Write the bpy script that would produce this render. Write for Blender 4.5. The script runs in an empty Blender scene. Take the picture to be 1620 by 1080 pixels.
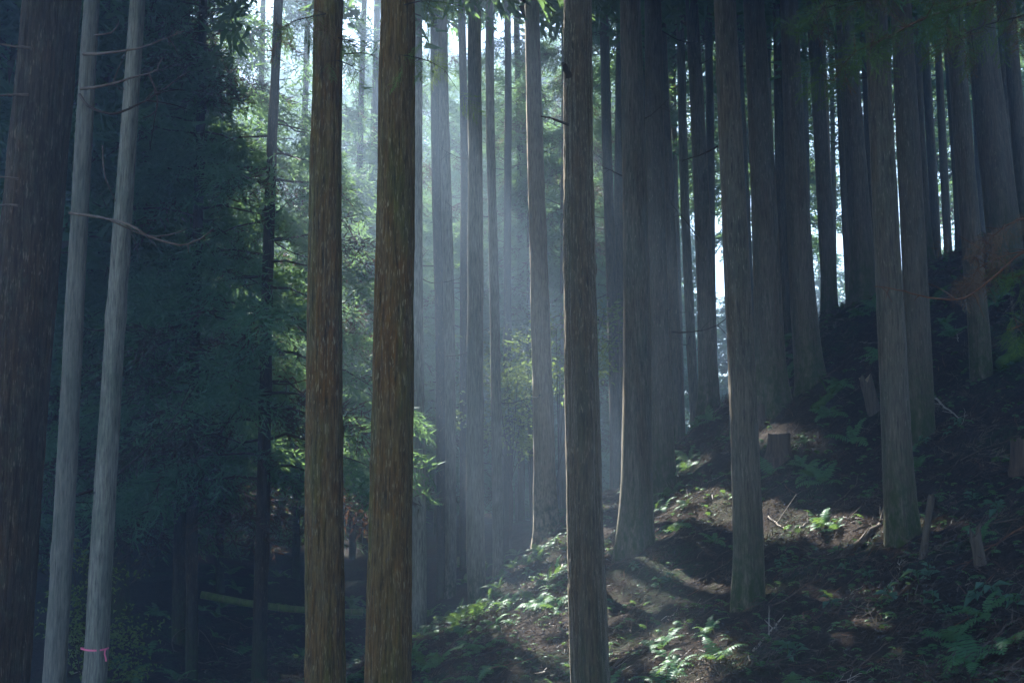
import bpy, math
import numpy as np
from mathutils import Vector, Matrix

# ------------------------------------------------------------------ camera, sky, sun, exposure
scene = bpy.context.scene
F = 2250.0                       # focal length in photograph pixels (1620 wide) = 50 mm on 36 mm
PITCH = math.radians(8.0)
cam_data = bpy.data.cameras.new('camera')
cam_data.lens = 50.0; cam_data.sensor_width = 36.0
cam_data.clip_start = 0.05; cam_data.clip_end = 2000.0
cam = bpy.data.objects.new('camera', cam_data)
scene.collection.objects.link(cam)
cam.location = (0, 0, 0)
cam.rotation_euler = (math.pi / 2 + PITCH, 0, 0)
scene.camera = cam

SUN_EL = math.radians(45.0)
SUN_AZ = math.radians(-23.0)      # from +Y towards +X
SUN_DIR = Vector((math.sin(SUN_AZ) * math.cos(SUN_EL), math.cos(SUN_AZ) * math.cos(SUN_EL), math.sin(SUN_EL)))
world = bpy.data.worlds.new('World'); scene.world = world; world.use_nodes = True
wn = world.node_tree; wn.nodes.clear()
sky = wn.nodes.new('ShaderNodeTexSky'); sky.sky_type = 'NISHITA'; sky.sun_disc = False
sky.sun_elevation = SUN_EL; sky.sun_rotation = SUN_AZ
sky.air_density = 1.0; sky.dust_density = 0.6; sky.ozone_density = 1.6
bg = wn.nodes.new('ShaderNodeBackground'); bg.inputs['Strength'].default_value = 0.065
wo = wn.nodes.new('ShaderNodeOutputWorld')
wn.links.new(sky.outputs[0], bg.inputs[0]); wn.links.new(bg.outputs[0], wo.inputs[0])

sun_data = bpy.data.lights.new('sun', 'SUN'); sun_data.energy = 5.0; sun_data.angle = math.radians(0.5)
sun_data.color = (1.0, 0.95, 0.86)
sun = bpy.data.objects.new('sun', sun_data); scene.collection.objects.link(sun)
sun.rotation_euler = SUN_DIR.to_track_quat('Z', 'Y').to_euler()

scene.view_settings.view_transform = 'Standard'; scene.view_settings.look = 'None'
scene.view_settings.gamma = 1.0; scene.view_settings.use_curve_mapping = False
scene.view_settings.exposure = 2.65
cy = scene.cycles
cy.max_bounces = 4; cy.diffuse_bounces = 3; cy.glossy_bounces = 1; cy.transmission_bounces = 3
cy.volume_bounces = 1; cy.transparent_max_bounces = 4
cy.caustics_reflective = False; cy.caustics_refractive = False
cy.sample_clamp_indirect = 4.0
cy.use_adaptive_sampling = False
world.cycles.sampling_method = 'NONE'
cy.use_denoising = True
try:
    cy.denoiser = 'OPENIMAGEDENOISE'
except Exception:
    pass
HAZE_DENSITY = 0.0042
HAZE_ANISO = 0.55

# ------------------------------------------------------------------ helpers
COL = scene.collection
RNG = np.random.default_rng(11)
CP, SP = math.cos(PITCH), math.sin(PITCH)

def ray(u, v):
    x = (u - 810.0) / F; z = (540.0 - v) / F
    return np.array((x, CP - z * SP, SP + z * CP))
def at(u, v, d):
    return ray(u, v) * d

def smooth(e0, e1, x):
    t = np.clip((x - e0) / (e1 - e0), 0, 1); return t * t * (3 - 2 * t)

def vnoise(x, y, seed=0):
    x = np.asarray(x, float); y = np.asarray(y, float)
    xi = np.floor(x).astype(np.int64); yi = np.floor(y).astype(np.int64)
    fx = x - xi; fy = y - yi
    def h(a, b):
        n = (a * 374761393 + b * 668265263 + seed * 974711) & 0x7fffffff
        n = ((n ^ (n >> 13)) * 1274126177) & 0x7fffffff
        return ((n ^ (n >> 16)) & 0xffff) / 65535.0
    sx = fx * fx * (3 - 2 * fx); sy = fy * fy * (3 - 2 * fy)
    a = h(xi, yi) * (1 - sx) + h(xi + 1, yi) * sx
    b = h(xi, yi + 1) * (1 - sx) + h(xi + 1, yi + 1) * sx
    return a * (1 - sy) + b * sy

def mesh_np(name, verts, tris, mats, mat_idx=None, tone=None, smooth_shade=False):
    verts = np.ascontiguousarray(verts, np.float32); tris = np.ascontiguousarray(tris, np.int32)
    me = bpy.data.meshes.new(name)
    n, m = len(verts), len(tris)
    me.vertices.add(n); me.vertices.foreach_set('co', verts.ravel())
    me.loops.add(m * 3); me.loops.foreach_set('vertex_index', tris.ravel())
    me.polygons.add(m)
    me.polygons.foreach_set('loop_start', np.arange(0, m * 3, 3, dtype=np.int32))
    me.polygons.foreach_set('loop_total', np.full(m, 3, np.int32))
    for mt in (mats if isinstance(mats, (list, tuple)) else [mats]):
        me.materials.append(mt)
    if mat_idx is not None:
        me.polygons.foreach_set('material_index', np.ascontiguousarray(mat_idx, np.int32))
    me.polygons.foreach_set('use_smooth', np.full(m, smooth_shade, bool))
    if tone is not None:
        a = me.attributes.new('tone', 'FLOAT', 'FACE')
        a.data.foreach_set('value', np.ascontiguousarray(tone, np.float32))
    me.update(calc_edges=True)
    return me

class Acc:
    """collects triangle soup pieces"""
    def __init__(s): s.v = []; s.t = []; s.m = []; s.tone = []; s.n = 0
    def add(s, v, t, mat=0, tone=0.5):
        v = np.asarray(v, float); t = np.asarray(t, int)
        s.v.append(v); s.t.append(t + s.n); s.n += len(v)
        s.m.append(np.full(len(t), mat)); 
        s.tone.append(np.full(len(t), tone) if np.isscalar(tone) else np.asarray(tone))
    def soup(s, tri, mat=0, tone=0.5):
        k = len(tri)
        s.add(tri.reshape(-1, 3), np.arange(k * 3).reshape(-1, 3), mat, tone)
    def mesh(s, name, mats, smooth_shade=False):
        return mesh_np(name, np.concatenate(s.v), np.concatenate(s.t), mats, np.concatenate(s.m), np.concatenate(s.tone), smooth_shade)

def obj(name, me, parent=None, loc=(0, 0, 0), rot=(0, 0, 0), sc=1.0):
    o = bpy.data.objects.new(name, me); COL.objects.link(o)
    o.location = tuple(float(c) for c in loc); o.rotation_euler = tuple(float(c) for c in rot)
    o.scale = (sc, sc, sc) if np.isscalar(sc) else sc
    if parent is not None: o.parent = parent
    return o
def tag(o, label=None, cat=None, group=None, kind=None):
    if label: o['label'] = label
    if cat: o['category'] = cat
    if group: o['group'] = group
    if kind: o['kind'] = kind
    return o
def thing(name, label, cat, loc, group=None, rot=(0, 0, 0)):
    return tag(obj(name, None, None, loc, rot), label, cat, group)

def tube(pts, rad, sides=6, cap=True):
    pts = np.asarray(pts, float); n = len(pts)
    rad = np.broadcast_to(np.asarray(rad, float), (n,))
    tan = np.gradient(pts, axis=0); tan /= np.linalg.norm(tan, axis=1)[:, None] + 1e-9
    ref = np.array((0, 0, 1.0)) if abs(tan[:, 2]).mean() < 0.8 else np.array((1.0, 0, 0))
    a = np.cross(tan, ref); a /= np.linalg.norm(a, axis=1)[:, None] + 1e-9
    b = np.cross(tan, a)
    th = np.arange(sides) / sides * 2 * np.pi
    v = pts[:, None] + rad[:, None, None] * (np.cos(th)[None, :, None] * a[:, None] + np.sin(th)[None, :, None] * b[:, None])
    v = v.reshape(-1, 3)
    i = np.arange(n - 1)[:, None] * sides; j = np.arange(sides)[None]; j2 = (j + 1) % sides
    q = np.stack([i + j, i + j2, i + sides + j2, i + sides + j], -1).reshape(-1, 4)
    t = np.concatenate([q[:, [0, 1, 2]], q[:, [0, 2, 3]]])
    if cap:
        c = len(v); v = np.vstack([v, pts[0], pts[-1]])
        jj = np.arange(sides); e = (n - 1) * sides
        t = np.vstack([t, np.stack([np.full(sides, c), (jj + 1) % sides, jj], -1),
                       np.stack([np.full(sides, c + 1), e + jj, e + (jj + 1) % sides], -1)])
    return v, t

def spline(pts, n=14):
    """Catmull-Rom through the points"""
    p = np.asarray(pts, float); p = np.vstack([2 * p[0] - p[1], p, 2 * p[-1] - p[-2]])
    k = len(p) - 3; out = []
    for s in np.linspace(0, k - 1e-6, n):
        i = int(s); f = s - i; a, b, c, d = p[i:i + 4]
        out.append(0.5 * ((2 * b) + (c - a) * f + (2 * a - 5 * b + 4 * c - d) * f * f + (3 * b - a - 3 * c + d) * f ** 3))
    return np.array(out)

# ------------------------------------------------------------------ materials
class NT:
    def __init__(s, name):
        s.m = bpy.data.materials.new(name); s.m.use_nodes = True; s.t = s.m.node_tree; s.t.nodes.clear()
        s.out = s.t.nodes.new('ShaderNodeOutputMaterial')
    def n(s, typ, ins=None, **kw):
        nd = s.t.nodes.new('ShaderNode' + typ)
        for k, v in kw.items(): setattr(nd, k, v)
        for k, v in (ins or {}).items():
            if isinstance(v, bpy.types.NodeSocket): s.t.links.new(v, nd.inputs[k])
            else: nd.inputs[k].default_value = v
        return nd
    def coords(s, scale, kind='Object'):
        tc = s.n('TexCoord'); mp = s.n('Mapping', {'Vector': tc.outputs[kind], 'Scale': scale}); return mp.outputs[0]
    def noise(s, vec, scale=1.0, detail=4.0, rough=0.55):
        return s.n('TexNoise', {'Vector': vec, 'Scale': scale, 'Detail': detail, 'Roughness': rough}).outputs[0]
    def ramp(s, fac, stops):
        r = s.n('ValToRGB', {'Fac': fac}); e = r.color_ramp.elements
        while len(e) > 1: e.remove(e[-1])
        for i, (p, c) in enumerate(stops):
            el = e[0] if i == 0 else e.new(p)
            el.position = p; el.color = (c if len(c) == 4 else (*c, 1.0))
        return r.outputs[0]
    def mix(s, fac, a, b, mode='MIX'):
        nd = s.n('Mix', data_type='RGBA', blend_type=mode)
        for sock, v in ((nd.inputs[0], fac), (nd.inputs[6], a), (nd.inputs[7], b)):
            if isinstance(v, bpy.types.NodeSocket): s.t.links.new(v, sock)
            elif isinstance(v, (int, float)): sock.default_value = v
            else: sock.default_value = (*v, 1.0) if len(v) == 3 else v
        return nd.outputs[2]
    def math(s, op, a, b=0.0, clamp=False):
        nd = s.n('Math', operation=op, use_clamp=clamp)
        for i, v in enumerate((a, b)):
            if isinstance(v, bpy.types.NodeSocket): s.t.links.new(v, nd.inputs[i])
            else: nd.inputs[i].default_value = v
        return nd.outputs[0]
    def mrange(s, v, a, b, c=0.0, d=1.0):
        return s.n('MapRange', {'Value': v, 'From Min': a, 'From Max': b, 'To Min': c, 'To Max': d}).outputs[0]
    def surf(s, color, rough=0.85, spec=0.2, bump=None, bstr=0.5, bdist=0.02, sheen=0.0):
        p = s.n('BsdfPrincipled', {'Roughness': rough, 'Specular IOR Level': spec, 'Sheen Weight': sheen, 'Sheen Roughness': 0.35, 'Sheen Tint': (1, .93, .8, 1)})
        if isinstance(color, bpy.types.NodeSocket): s.t.links.new(color, p.inputs['Base Color'])
        else: p.inputs['Base Color'].default_value = (*color, 1)
        if bump is not None:
            b = s.n('Bump', {'Height': bump, 'Strength': bstr, 'Distance': bdist}); s.t.links.new(b.outputs[0], p.inputs['Normal'])
        s.t.links.new(p.outputs[0], s.out.inputs[0]); return s.m
    def leaf(s, color, trans_color, w=0.45, gloss=0.02, rough=0.45):
        d = s.n('BsdfDiffuse', {'Color': color}); t = s.n('BsdfTranslucent', {'Color': trans_color})
        mx = s.n('MixShader', {0: w, 1: d.outputs[0], 2: t.outputs[0]})
        g = s.n('BsdfGlossy', {'Color': (0.9, 0.95, 1, 1), 'Roughness': rough})
        m2 = s.n('MixShader', {0: gloss, 1: mx.outputs[0], 2: g.outputs[0]})
        s.t.links.new(m2.outputs[0], s.out.inputs[0]); return s.m

def bark(name, dark, mid, light, fleck, fleck_amt=0.60, moss=(0.030, 0.045, 0.012), moss_h=0.8, patch=None, patch_amt=0.0, patch2=None, bstr=0.9, bdist=0.012, sheen=0.2):
    t = NT(name)
    c1 = t.coords((44, 44, 4.0)); c2 = t.coords((85, 85, 10)); c3 = t.coords((3.4, 3.4, 1.1)); c4 = t.coords((11, 11, 7)); c5 = t.coords((5, 5, 0.55))
    n1 = t.noise(c1, 1, 6, 0.65); n2 = t.noise(c2, 1, 3, 0.5); n3 = t.noise(c3, 1, 4, 0.6); n4 = t.noise(c4, 1, 5, 0.65); n5 = t.noise(c5, 1, 3, 0.55)
    col = t.ramp(n1, [(0.30, dark), (0.50, mid), (0.72, light)])
    if patch: col = t.mix(t.math('MULTIPLY', t.mrange(n3, 0.46, 0.62), patch_amt, True), col, t.mix(t.mrange(n1, .3, .7), dark, patch))
    if patch2: col = t.mix(t.math('MULTIPLY', t.mrange(n5, 0.50, 0.64), 0.75, True), col, t.mix(t.mrange(n1, .3, .7), dark, patch2))
    inf = t.n('ObjectInfo'); rnd = inf.outputs['Random']
    col = t.mix(t.math('MULTIPLY', t.mrange(n4, 0.5, 0.62), t.mrange(rnd, 0, 1, .15, .5), True), col, t.mix(rnd, (0.085, 0.105, 0.070), mid))
    col = t.mix(t.mrange(t.math('FRACT', t.math('MULTIPLY', rnd, 7.31)), 0, 1, 0.0, 0.4), col, dark)
    fl = t.math('MULTIPLY', t.mrange(n2, fleck_amt, fleck_amt + 0.07), t.mrange(n4, 0.40, 0.56), True)
    col = t.mix(t.math('MULTIPLY', fl, t.mrange(n3, .35, .65, .25, .8)), col, fleck)
    # dark cracks between the strips
    col = t.mix(t.mrange(n1, .36, .28), col, tuple(c * .5 for c in dark))
    # moss creeping up from the ground
    sep = t.n('SeparateXYZ', {0: t.n('TexCoord').outputs['Object']})
    hz = t.mrange(t.math('ADD', sep.outputs[2], t.math('MULTIPLY', n4, -0.9)), moss_h, -0.3)
    col = t.mix(t.math('MULTIPLY', hz, t.mrange(n4, 0.34, 0.58), True), col, moss)
    h = t.math('ADD', n1, t.math('MULTIPLY', n2, 0.45))
    return t.surf(col, 0.92, 0.12, h, bstr, bdist, sheen=sheen)

M = {}
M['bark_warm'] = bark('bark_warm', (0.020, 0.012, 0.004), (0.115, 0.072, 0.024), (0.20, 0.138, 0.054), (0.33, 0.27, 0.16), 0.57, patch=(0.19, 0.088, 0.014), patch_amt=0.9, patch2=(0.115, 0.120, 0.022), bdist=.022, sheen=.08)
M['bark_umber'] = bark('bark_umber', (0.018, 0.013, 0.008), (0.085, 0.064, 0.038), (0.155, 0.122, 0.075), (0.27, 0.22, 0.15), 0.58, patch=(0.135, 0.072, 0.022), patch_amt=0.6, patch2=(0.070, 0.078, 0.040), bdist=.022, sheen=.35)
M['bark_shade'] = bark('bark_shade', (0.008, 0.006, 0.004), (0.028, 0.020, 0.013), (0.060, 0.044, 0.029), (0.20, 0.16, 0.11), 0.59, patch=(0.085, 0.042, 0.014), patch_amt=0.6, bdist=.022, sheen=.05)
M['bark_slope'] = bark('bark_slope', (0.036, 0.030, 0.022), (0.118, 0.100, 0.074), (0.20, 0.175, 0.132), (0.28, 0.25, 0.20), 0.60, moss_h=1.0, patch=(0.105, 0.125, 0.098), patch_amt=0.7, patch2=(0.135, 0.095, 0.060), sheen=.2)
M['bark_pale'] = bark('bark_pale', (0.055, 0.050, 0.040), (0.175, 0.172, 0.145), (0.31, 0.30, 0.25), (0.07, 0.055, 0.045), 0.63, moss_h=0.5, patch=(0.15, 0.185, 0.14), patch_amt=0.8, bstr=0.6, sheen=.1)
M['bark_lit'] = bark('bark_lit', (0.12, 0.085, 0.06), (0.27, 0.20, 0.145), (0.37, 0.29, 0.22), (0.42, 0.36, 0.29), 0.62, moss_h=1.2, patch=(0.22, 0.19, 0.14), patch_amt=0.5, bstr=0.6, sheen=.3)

def foliage(name, deep, mid, lite, brown, tr, w=0.45):
    t = NT(name)
    a = t.n('Attribute', attribute_name='tone')
    v = a.outputs['Fac']
    col = t.ramp(v, [(0.0, brown), (0.14, brown), (0.17, deep), (0.6, mid), (1.0, lite)])
    inf = t.n('ObjectInfo')
    col = t.mix(t.mrange(inf.outputs['Random'], 0, 1, 0, 0.4), col, deep)
    tc = t.mix(t.mrange(v, 0.12, 0.2), brown, tr)
    return t.leaf(col, tc, w)
M['cedar_leaf'] = foliage('cedar_leaf', (0.020, 0.085, 0.054), (0.056, 0.175, 0.110), (0.110, 0.250, 0.145), (0.060, 0.032, 0.017), (0.14, 0.25, 0.08), .5)
M['spray_leaf'] = foliage('spray_leaf', (0.035, 0.080, 0.028), (0.080, 0.150, 0.038), (0.130, 0.210, 0.050), (0.140, 0.075, 0.035), (0.17, 0.25, 0.04))
M['dead_leaf'] = foliage('dead_leaf', (0.090, 0.052, 0.028), (0.16, 0.10, 0.058), (0.25, 0.175, 0.11), (0.04, 0.022, 0.012), (0.14, 0.08, 0.04), 0.3)
M['litter_leaf'] = foliage('litter_leaf', (0.026, 0.020, 0.015), (0.070, 0.054, 0.040), (0.17, 0.135, 0.10), (0.060, 0.032, 0.018), (0.05, 0.035, 0.02), 0.2)
M['fern_leaf'] = foliage('fern_leaf', (0.026, 0.085, 0.042), (0.058, 0.160, 0.068), (0.105, 0.215, 0.075), (0.050, 0.045, 0.015), (0.11, 0.19, 0.04))
M['broad_leaf'] = foliage('broad_leaf', (0.050, 0.090, 0.022), (0.090, 0.145, 0.035), (0.14, 0.19, 0.050), (0.06, 0.08, 0.02), (0.17, 0.25, 0.055))
M['herb_leaf'] = foliage('herb_leaf', (0.030, 0.085, 0.060), (0.055, 0.130, 0.090), (0.090, 0.185, 0.120), (0.03, 0.06, 0.03), (0.10, 0.18, 0.08))

t = NT('soil'); c = t.coords((1, 1, 1))
n1 = t.noise(c, 0.55, 5, 0.6); n2 = t.noise(c, 14.0, 9, 0.75); n3 = t.noise(t.coords((14, 40, 14)), 1.0, 4, 0.6)
col = t.ramp(n2, [(0.3, (0.012, 0.008, 0.006)), (0.52, (0.034, 0.024, 0.018)), (0.72, (0.065, 0.047, 0.035))])
col = t.mix(t.math('MULTIPLY', t.mrange(n1, 0.50, 0.62), t.mrange(n2, 0.4, 0.6), True), col, (0.028, 0.060, 0.022))
col = t.mix(t.math('MULTIPLY', t.mrange(n3, 0.60, 0.72), 0.7, True), col, (0.10, 0.075, 0.055))
M['soil'] = t.surf(col, 0.95, 0.1, t.math('ADD', n2, n3), 1.0, 0.10)

def plain(name, a, b, scale=(12, 12, 12), rough=0.8, spec=0.2):
    t = NT(name); n = t.noise(t.coords(scale), 1, 5, 0.6)
    inf = t.n('ObjectInfo')
    col = t.ramp(n, [(0.3, a), (0.7, b)])
    return t.surf(col, rough, spec, n, 0.5, 0.01)
M['twig'] = plain('twig', (0.045, 0.032, 0.024), (0.14, 0.105, 0.08))
M['twig_dark'] = plain('twig_dark', (0.020, 0.014, 0.011), (0.060, 0.042, 0.032))
M['twig_red'] = plain('twig_red', (0.06, 0.028, 0.016), (0.15, 0.07, 0.035))
M['twig_bleached'] = plain('twig_bleached', (0.22, 0.19, 0.16), (0.42, 0.37, 0.32))
M['bamboo'] = plain('bamboo', (0.045, 0.075, 0.018), (0.11, 0.17, 0.035), (9, 9, 5), 0.55, 0.3)
M['bamboo_ring'] = plain('bamboo_ring', (0.09, 0.11, 0.05), (0.15, 0.17, 0.08))
M['moss'] = plain('moss', (0.020, 0.045, 0.008), (0.060, 0.105, 0.018), (30, 30, 30), 0.95, 0.05)
M['stump_wood'] = plain('stump_wood', (0.040, 0.032, 0.024), (0.11, 0.088, 0.066), (40, 40, 3))
M['cut_wood'] = plain('cut_wood', (0.20, 0.14, 0.085), (0.36, 0.27, 0.17), (14, 14, 14))
M['stump_dark'] = plain('stump_dark', (0.030, 0.020, 0.014), (0.10, 0.07, 0.05), (26, 26, 2))
t = NT('pink_tape'); n = t.noise(t.coords((20, 20, 20)), 1, 3)
M['tape'] = t.surf(t.mix(n, (0.78, 0.10, 0.24), (0.85, 0.22, 0.34)), 0.45, 0.4)

# ------------------------------------------------------------------ terrain
CTRL = [  # (u, v, distance) of trunk bases and ground seen in the photograph
    (1182, 950, 18), (1425, 840, 18), (1005, 875, 22), (1052, 805, 26), (868, 830, 30), (1225, 615, 25), (1285, 610, 25),
    (1360, 468, 27), (758, 965, 30), (660, 1052, 30), (712, 1015, 33), (787, 945, 34), (1118, 645, 28.5), (1075, 735, 30),
    (1450, 720, 21.5), (1545, 580, 22.5), (1620, 1080, 12.2), (980, 1080, 16.5), (1300, 1080, 13.8), (1308, 495, 29),
    (190, 972, 30), (283, 1012, 29), (412, 1078, 27), (1250, 562, 30), (1465, 415, 29), (1590, 420, 26.5),
    (470, 940, 36), (350, 900, 40)]
PTS = [at(*c) for c in CTRL] + [np.array(p, float) for p in (
    (0, 0, -1.75), (-4, 3, -2.0), (4, 3, -1.6), (0, 8, -2.5), (-6, 10, -3.1), (-2, 13, -2.9), (-7, 20, -3.0), (-12, 14, -3.0), (5, 8, -1.5), (9, 8, 0.6), (10, 14, 1.6),
    (0, -12, -1.8), (-15, -10, -2.5), (15, -10, 1.0), (-40, -20, -3), (40, -20, 8), (-12, 30, -2.0), (-12, 45, 0.3), (-25, 30, -1), (-25, 60, 5),
    (-4, 45, -0.2), (0, 50, 0.6), (4, 45, 1.6), (7, 36, 3.8), (8, 50, 0.8), (12, 32, 7.2), (13, 45, 5.5), (13, 20, 5.2), (20, 25, 10.5), (20, 50, 7), (30, 30, 15), (30, 60, 8),
    (0, 75, 2.0), (-12, 75, 3.5), (15, 75, 1.5), (0, 100, 4), (-40, 100, 9), (40, 100, 8), (-80, 50, 12), (80, 50, 22), (-80, 0, 2), (80, 0, 20), (0, 140, 6), (-90, 140, 14), (100, 140, 14))]
PTS = np.array(PTS)
def tps(r2): return 0.5 * r2 * np.log(r2 + 1e-9)
_n = len(PTS); _d2 = ((PTS[:, None, :2] - PTS[None, :, :2]) ** 2).sum(-1)
_A = np.zeros((_n + 3, _n + 3)); _A[:_n, :_n] = tps(_d2) + np.eye(_n) * 3.0
_A[:_n, _n] = 1; _A[:_n, _n + 1:] = PTS[:, :2]; _A[_n:, :_n] = _A[:_n, _n:].T
_W = np.linalg.solve(_A, np.concatenate([PTS[:, 2], np.zeros(3)]))
def ground(x, y):
    x = np.asarray(x, float); y = np.asarray(y, float); sh = np.broadcast(x, y).shape
    X = np.broadcast_to(x, sh).ravel(); Y = np.broadcast_to(y, sh).ravel(); out = np.empty(X.size)
    for i in range(0, X.size, 20000):
        a, b = X[i:i + 20000], Y[i:i + 20000]
        r2 = (a[:, None] - PTS[None, :, 0]) ** 2 + (b[:, None] - PTS[None, :, 1]) ** 2
        out[i:i + 20000] = tps(r2) @ _W[:_n] + _W[_n] + a * _W[_n + 1] + b * _W[_n + 2]
    bump = (vnoise(X * 0.5, Y * 0.5, 1) - .5) * 0.20 + (vnoise(X * 1.3, Y * 1.3, 2) - .5) * 0.14 + (vnoise(X * 3.3, Y * 3.3, 3) - .5) * 0.10 + (vnoise(X * 7, Y * 7, 4) - .5) * 0.06
    return (out + bump * smooth(2, 8, Y)).reshape(sh)
def gz(x, y): return float(ground(np.array([x]), np.array([y]))[0])
def hit(u, v, d0=8.0, d1=70.0):
    d = np.linspace(d0, d1, 900); p = ray(u, v)[None] * d[:, None]
    below = p[:, 2] < ground(p[:, 0], p[:, 1])
    i = int(np.argmax(below)) if below.any() else len(d) - 1
    return p[i]

gx = np.concatenate([np.arange(-95, -13, 3.5), np.arange(-13, 15, 0.13), np.arange(15, 106, 3.5)])
gy = np.concatenate([np.arange(-30, 7, 2.0), np.arange(7, 42, 0.17), np.arange(42, 146, 3.5)])
GX, GY = np.meshgrid(gx, gy); GZ = ground(GX, GY)
nx, ny = len(gx), len(gy)
ii = (np.arange(ny - 1)[:, None] * nx + np.arange(nx - 1)[None]).ravel()
tr = np.concatenate([np.stack([ii, ii + 1, ii + nx + 1], -1), np.stack([ii, ii + nx + 1, ii + nx], -1)])
tag(obj('ground', mesh_np('ground', np.stack([GX, GY, GZ], -1).reshape(-1, 3), tr, M['soil'], smooth_shade=True)), kind='structure')

# ------------------------------------------------------------------ foliage sprays and crowns
def spray_tris(rng, L=0.62, nt=12, nb=6, bl=0.11, bw=0.020, droop=0.30, spread=0.42):
    """a feathery conifer spray along +X; returns (K,3,3)"""
    out = []
    for k in range(nt):
        s = 0.08 + 0.92 * (k + rng.random() * .6) / nt
        side = 1 if k % 2 else -1
        base = np.array((s * L, 0, -droop * L * s * s))
        tl = (spread * L) * (1 - 0.65 * s) + 0.05
        ang = math.radians(rng.uniform(28, 62)) * side
        dr = np.array((math.cos(ang), math.sin(ang), rng.uniform(-0.45, 0.15)))
        for b in range(nb):
            q = (b + rng.random()) / nb
            p = base + dr * tl * q + np.array((0, 0, -0.25 * tl * q * q))
            d = dr + rng.normal(0, 0.42, 3); d /= np.linalg.norm(d)
            w = np.cross(d, rng.normal(0, 1, 3)); w /= np.linalg.norm(w) + 1e-6
            l = bl * rng.uniform(.7, 1.3)
            out.append((p - w * bw * .5, p + w * bw * .5, p + d * l))
    return np.array(out)
SPR = [spray_tris(np.random.default_rng(100 + i), L=.7, nt=11, nb=4, bl=.14, bw=.026) for i in range(6)]
SPR_LO = [spray_tris(np.random.default_rng(200 + i), L=0.9, nt=7, nb=3, bl=0.26, bw=0.075) for i in range(4)]
SPR_HI = [spray_tris(np.random.default_rng(300 + i), L=0.42, nt=18, nb=16, bl=0.045, bw=0.006, droop=0.35, spread=0.5) for i in range(4)]

def place_sprays(acc, rng, bases, org, dirs, scl, tone, mat=1, flat=0.35):
    org = np.asarray(org); X = np.asarray(dirs, float); X = X / (np.linalg.norm(X, axis=1)[:, None] + 1e-9)
    up = np.array((0, 0, 1.0)) + rng.normal(0, flat, X.shape)
    Y = np.cross(up, X); Y /= np.linalg.norm(Y, axis=1)[:, None] + 1e-9
    Z = np.cross(X, Y)
    B = np.stack([X, Y, Z], 1) * np.asarray(scl)[:, None, None]
    pick = rng.integers(0, len(bases), len(org))
    for i, b in enumerate(bases):
        s = pick == i
        if not s.any(): continue
        tri = np.einsum('kvc,ncd->nkvd', b, B[s]) + org[s][:, None, None]
        tn = np.repeat(np.asarray(tone)[s], len(b)) + rng.normal(0, .05, s.sum() * len(b))
        acc.soup(tri.reshape(-1, 3, 3), mat, np.clip(tn, 0, 1))

def make_crown(name, seed, height, rmax, nlimb, nspray, bases, scale=1.0, low=0.0, dead=0.12, shape=0.75, bare_low=0.0, leafmat='cedar_leaf'):
    """crown standing on z=0; tapered cone of drooping limbs hung with sprays, uneven, with gaps"""
    rng = np.random.default_rng(seed); acc = Acc()
    org, dirs, scl, tone = [], [], [], []
    for i in range(nlimb):
        h = height * (i + rng.random()) / nlimb
        f = h / height
        R = rmax * (1 - f) ** shape * (0.62 + 0.38 * min(1, f / 0.12 + .4)) * rng.uniform(0.62, 1.12) + 0.25
        az = i * 2.399 + rng.normal(0, .5)
        ca, sa = math.cos(az), math.sin(az)
        rise = rng.uniform(-0.12, 0.35) * (1 if f > .3 else .4); sag = rng.uniform(0.25, 0.6) * (1.2 - f)
        s = np.linspace(0, 1, 6)
        P = np.stack([ca * R * s, sa * R * s, h + R * (rise * s - sag * s * s + 0.12 * s ** 4)], -1)
        P[1:] += rng.normal(0, .04, (5, 3))
        v, t = tube(P, np.linspace(0.016 + 0.007 * R, 0.004, 6), 4, False); acc.add(v, t, 0)
        is_dead = rng.random() < dead + bare_low * max(0, 1 - f / .22)
        n = max(3, int(nspray * (0.4 + 0.6 * R / rmax) * (0.45 if is_dead else 1)))
        q = rng.uniform(0.22, 1.0, n) ** 0.75
        ptt = np.stack([np.interp(q, s, P[:, k]) for k in range(3)], -1)
        lat = rng.normal(0, 0.16 * R ** .5, n)
        ptt += np.stack([-sa * lat, ca * lat, -np.abs(rng.normal(0, .10, n))], -1)
        side = rng.choice([-1, 1], n) * rng.uniform(0.1, 1.1, n)
        dd = np.stack([ca - sa * side, sa + ca * side, rng.uniform(-0.95, 0.12, n)], -1)
        org.append(ptt); dirs.append(dd); scl.append(rng.uniform(.7, 1.35, n) * scale)
        lt = 0.07 if is_dead else rng.uniform(.3, .85)
        tone.append(np.clip(rng.normal(lt, .10 if not is_dead else .03, n) if is_dead else np.where(rng.random(n) < .06, .07, np.clip(rng.normal(lt, .13, n), .2, 1)), 0, 1))
    place_sprays(acc, rng, bases, np.concatenate(org), np.concatenate(dirs), np.concatenate(scl), np.concatenate(tone))
    me = acc.mesh(name, [M['twig_dark'], M[leafmat]])
    CROWN_DATA[me.name] = (np.concatenate(acc.v), np.concatenate(acc.t), np.concatenate(acc.m), np.concatenate(acc.tone))
    return me
CROWN_DATA = {}
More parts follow.
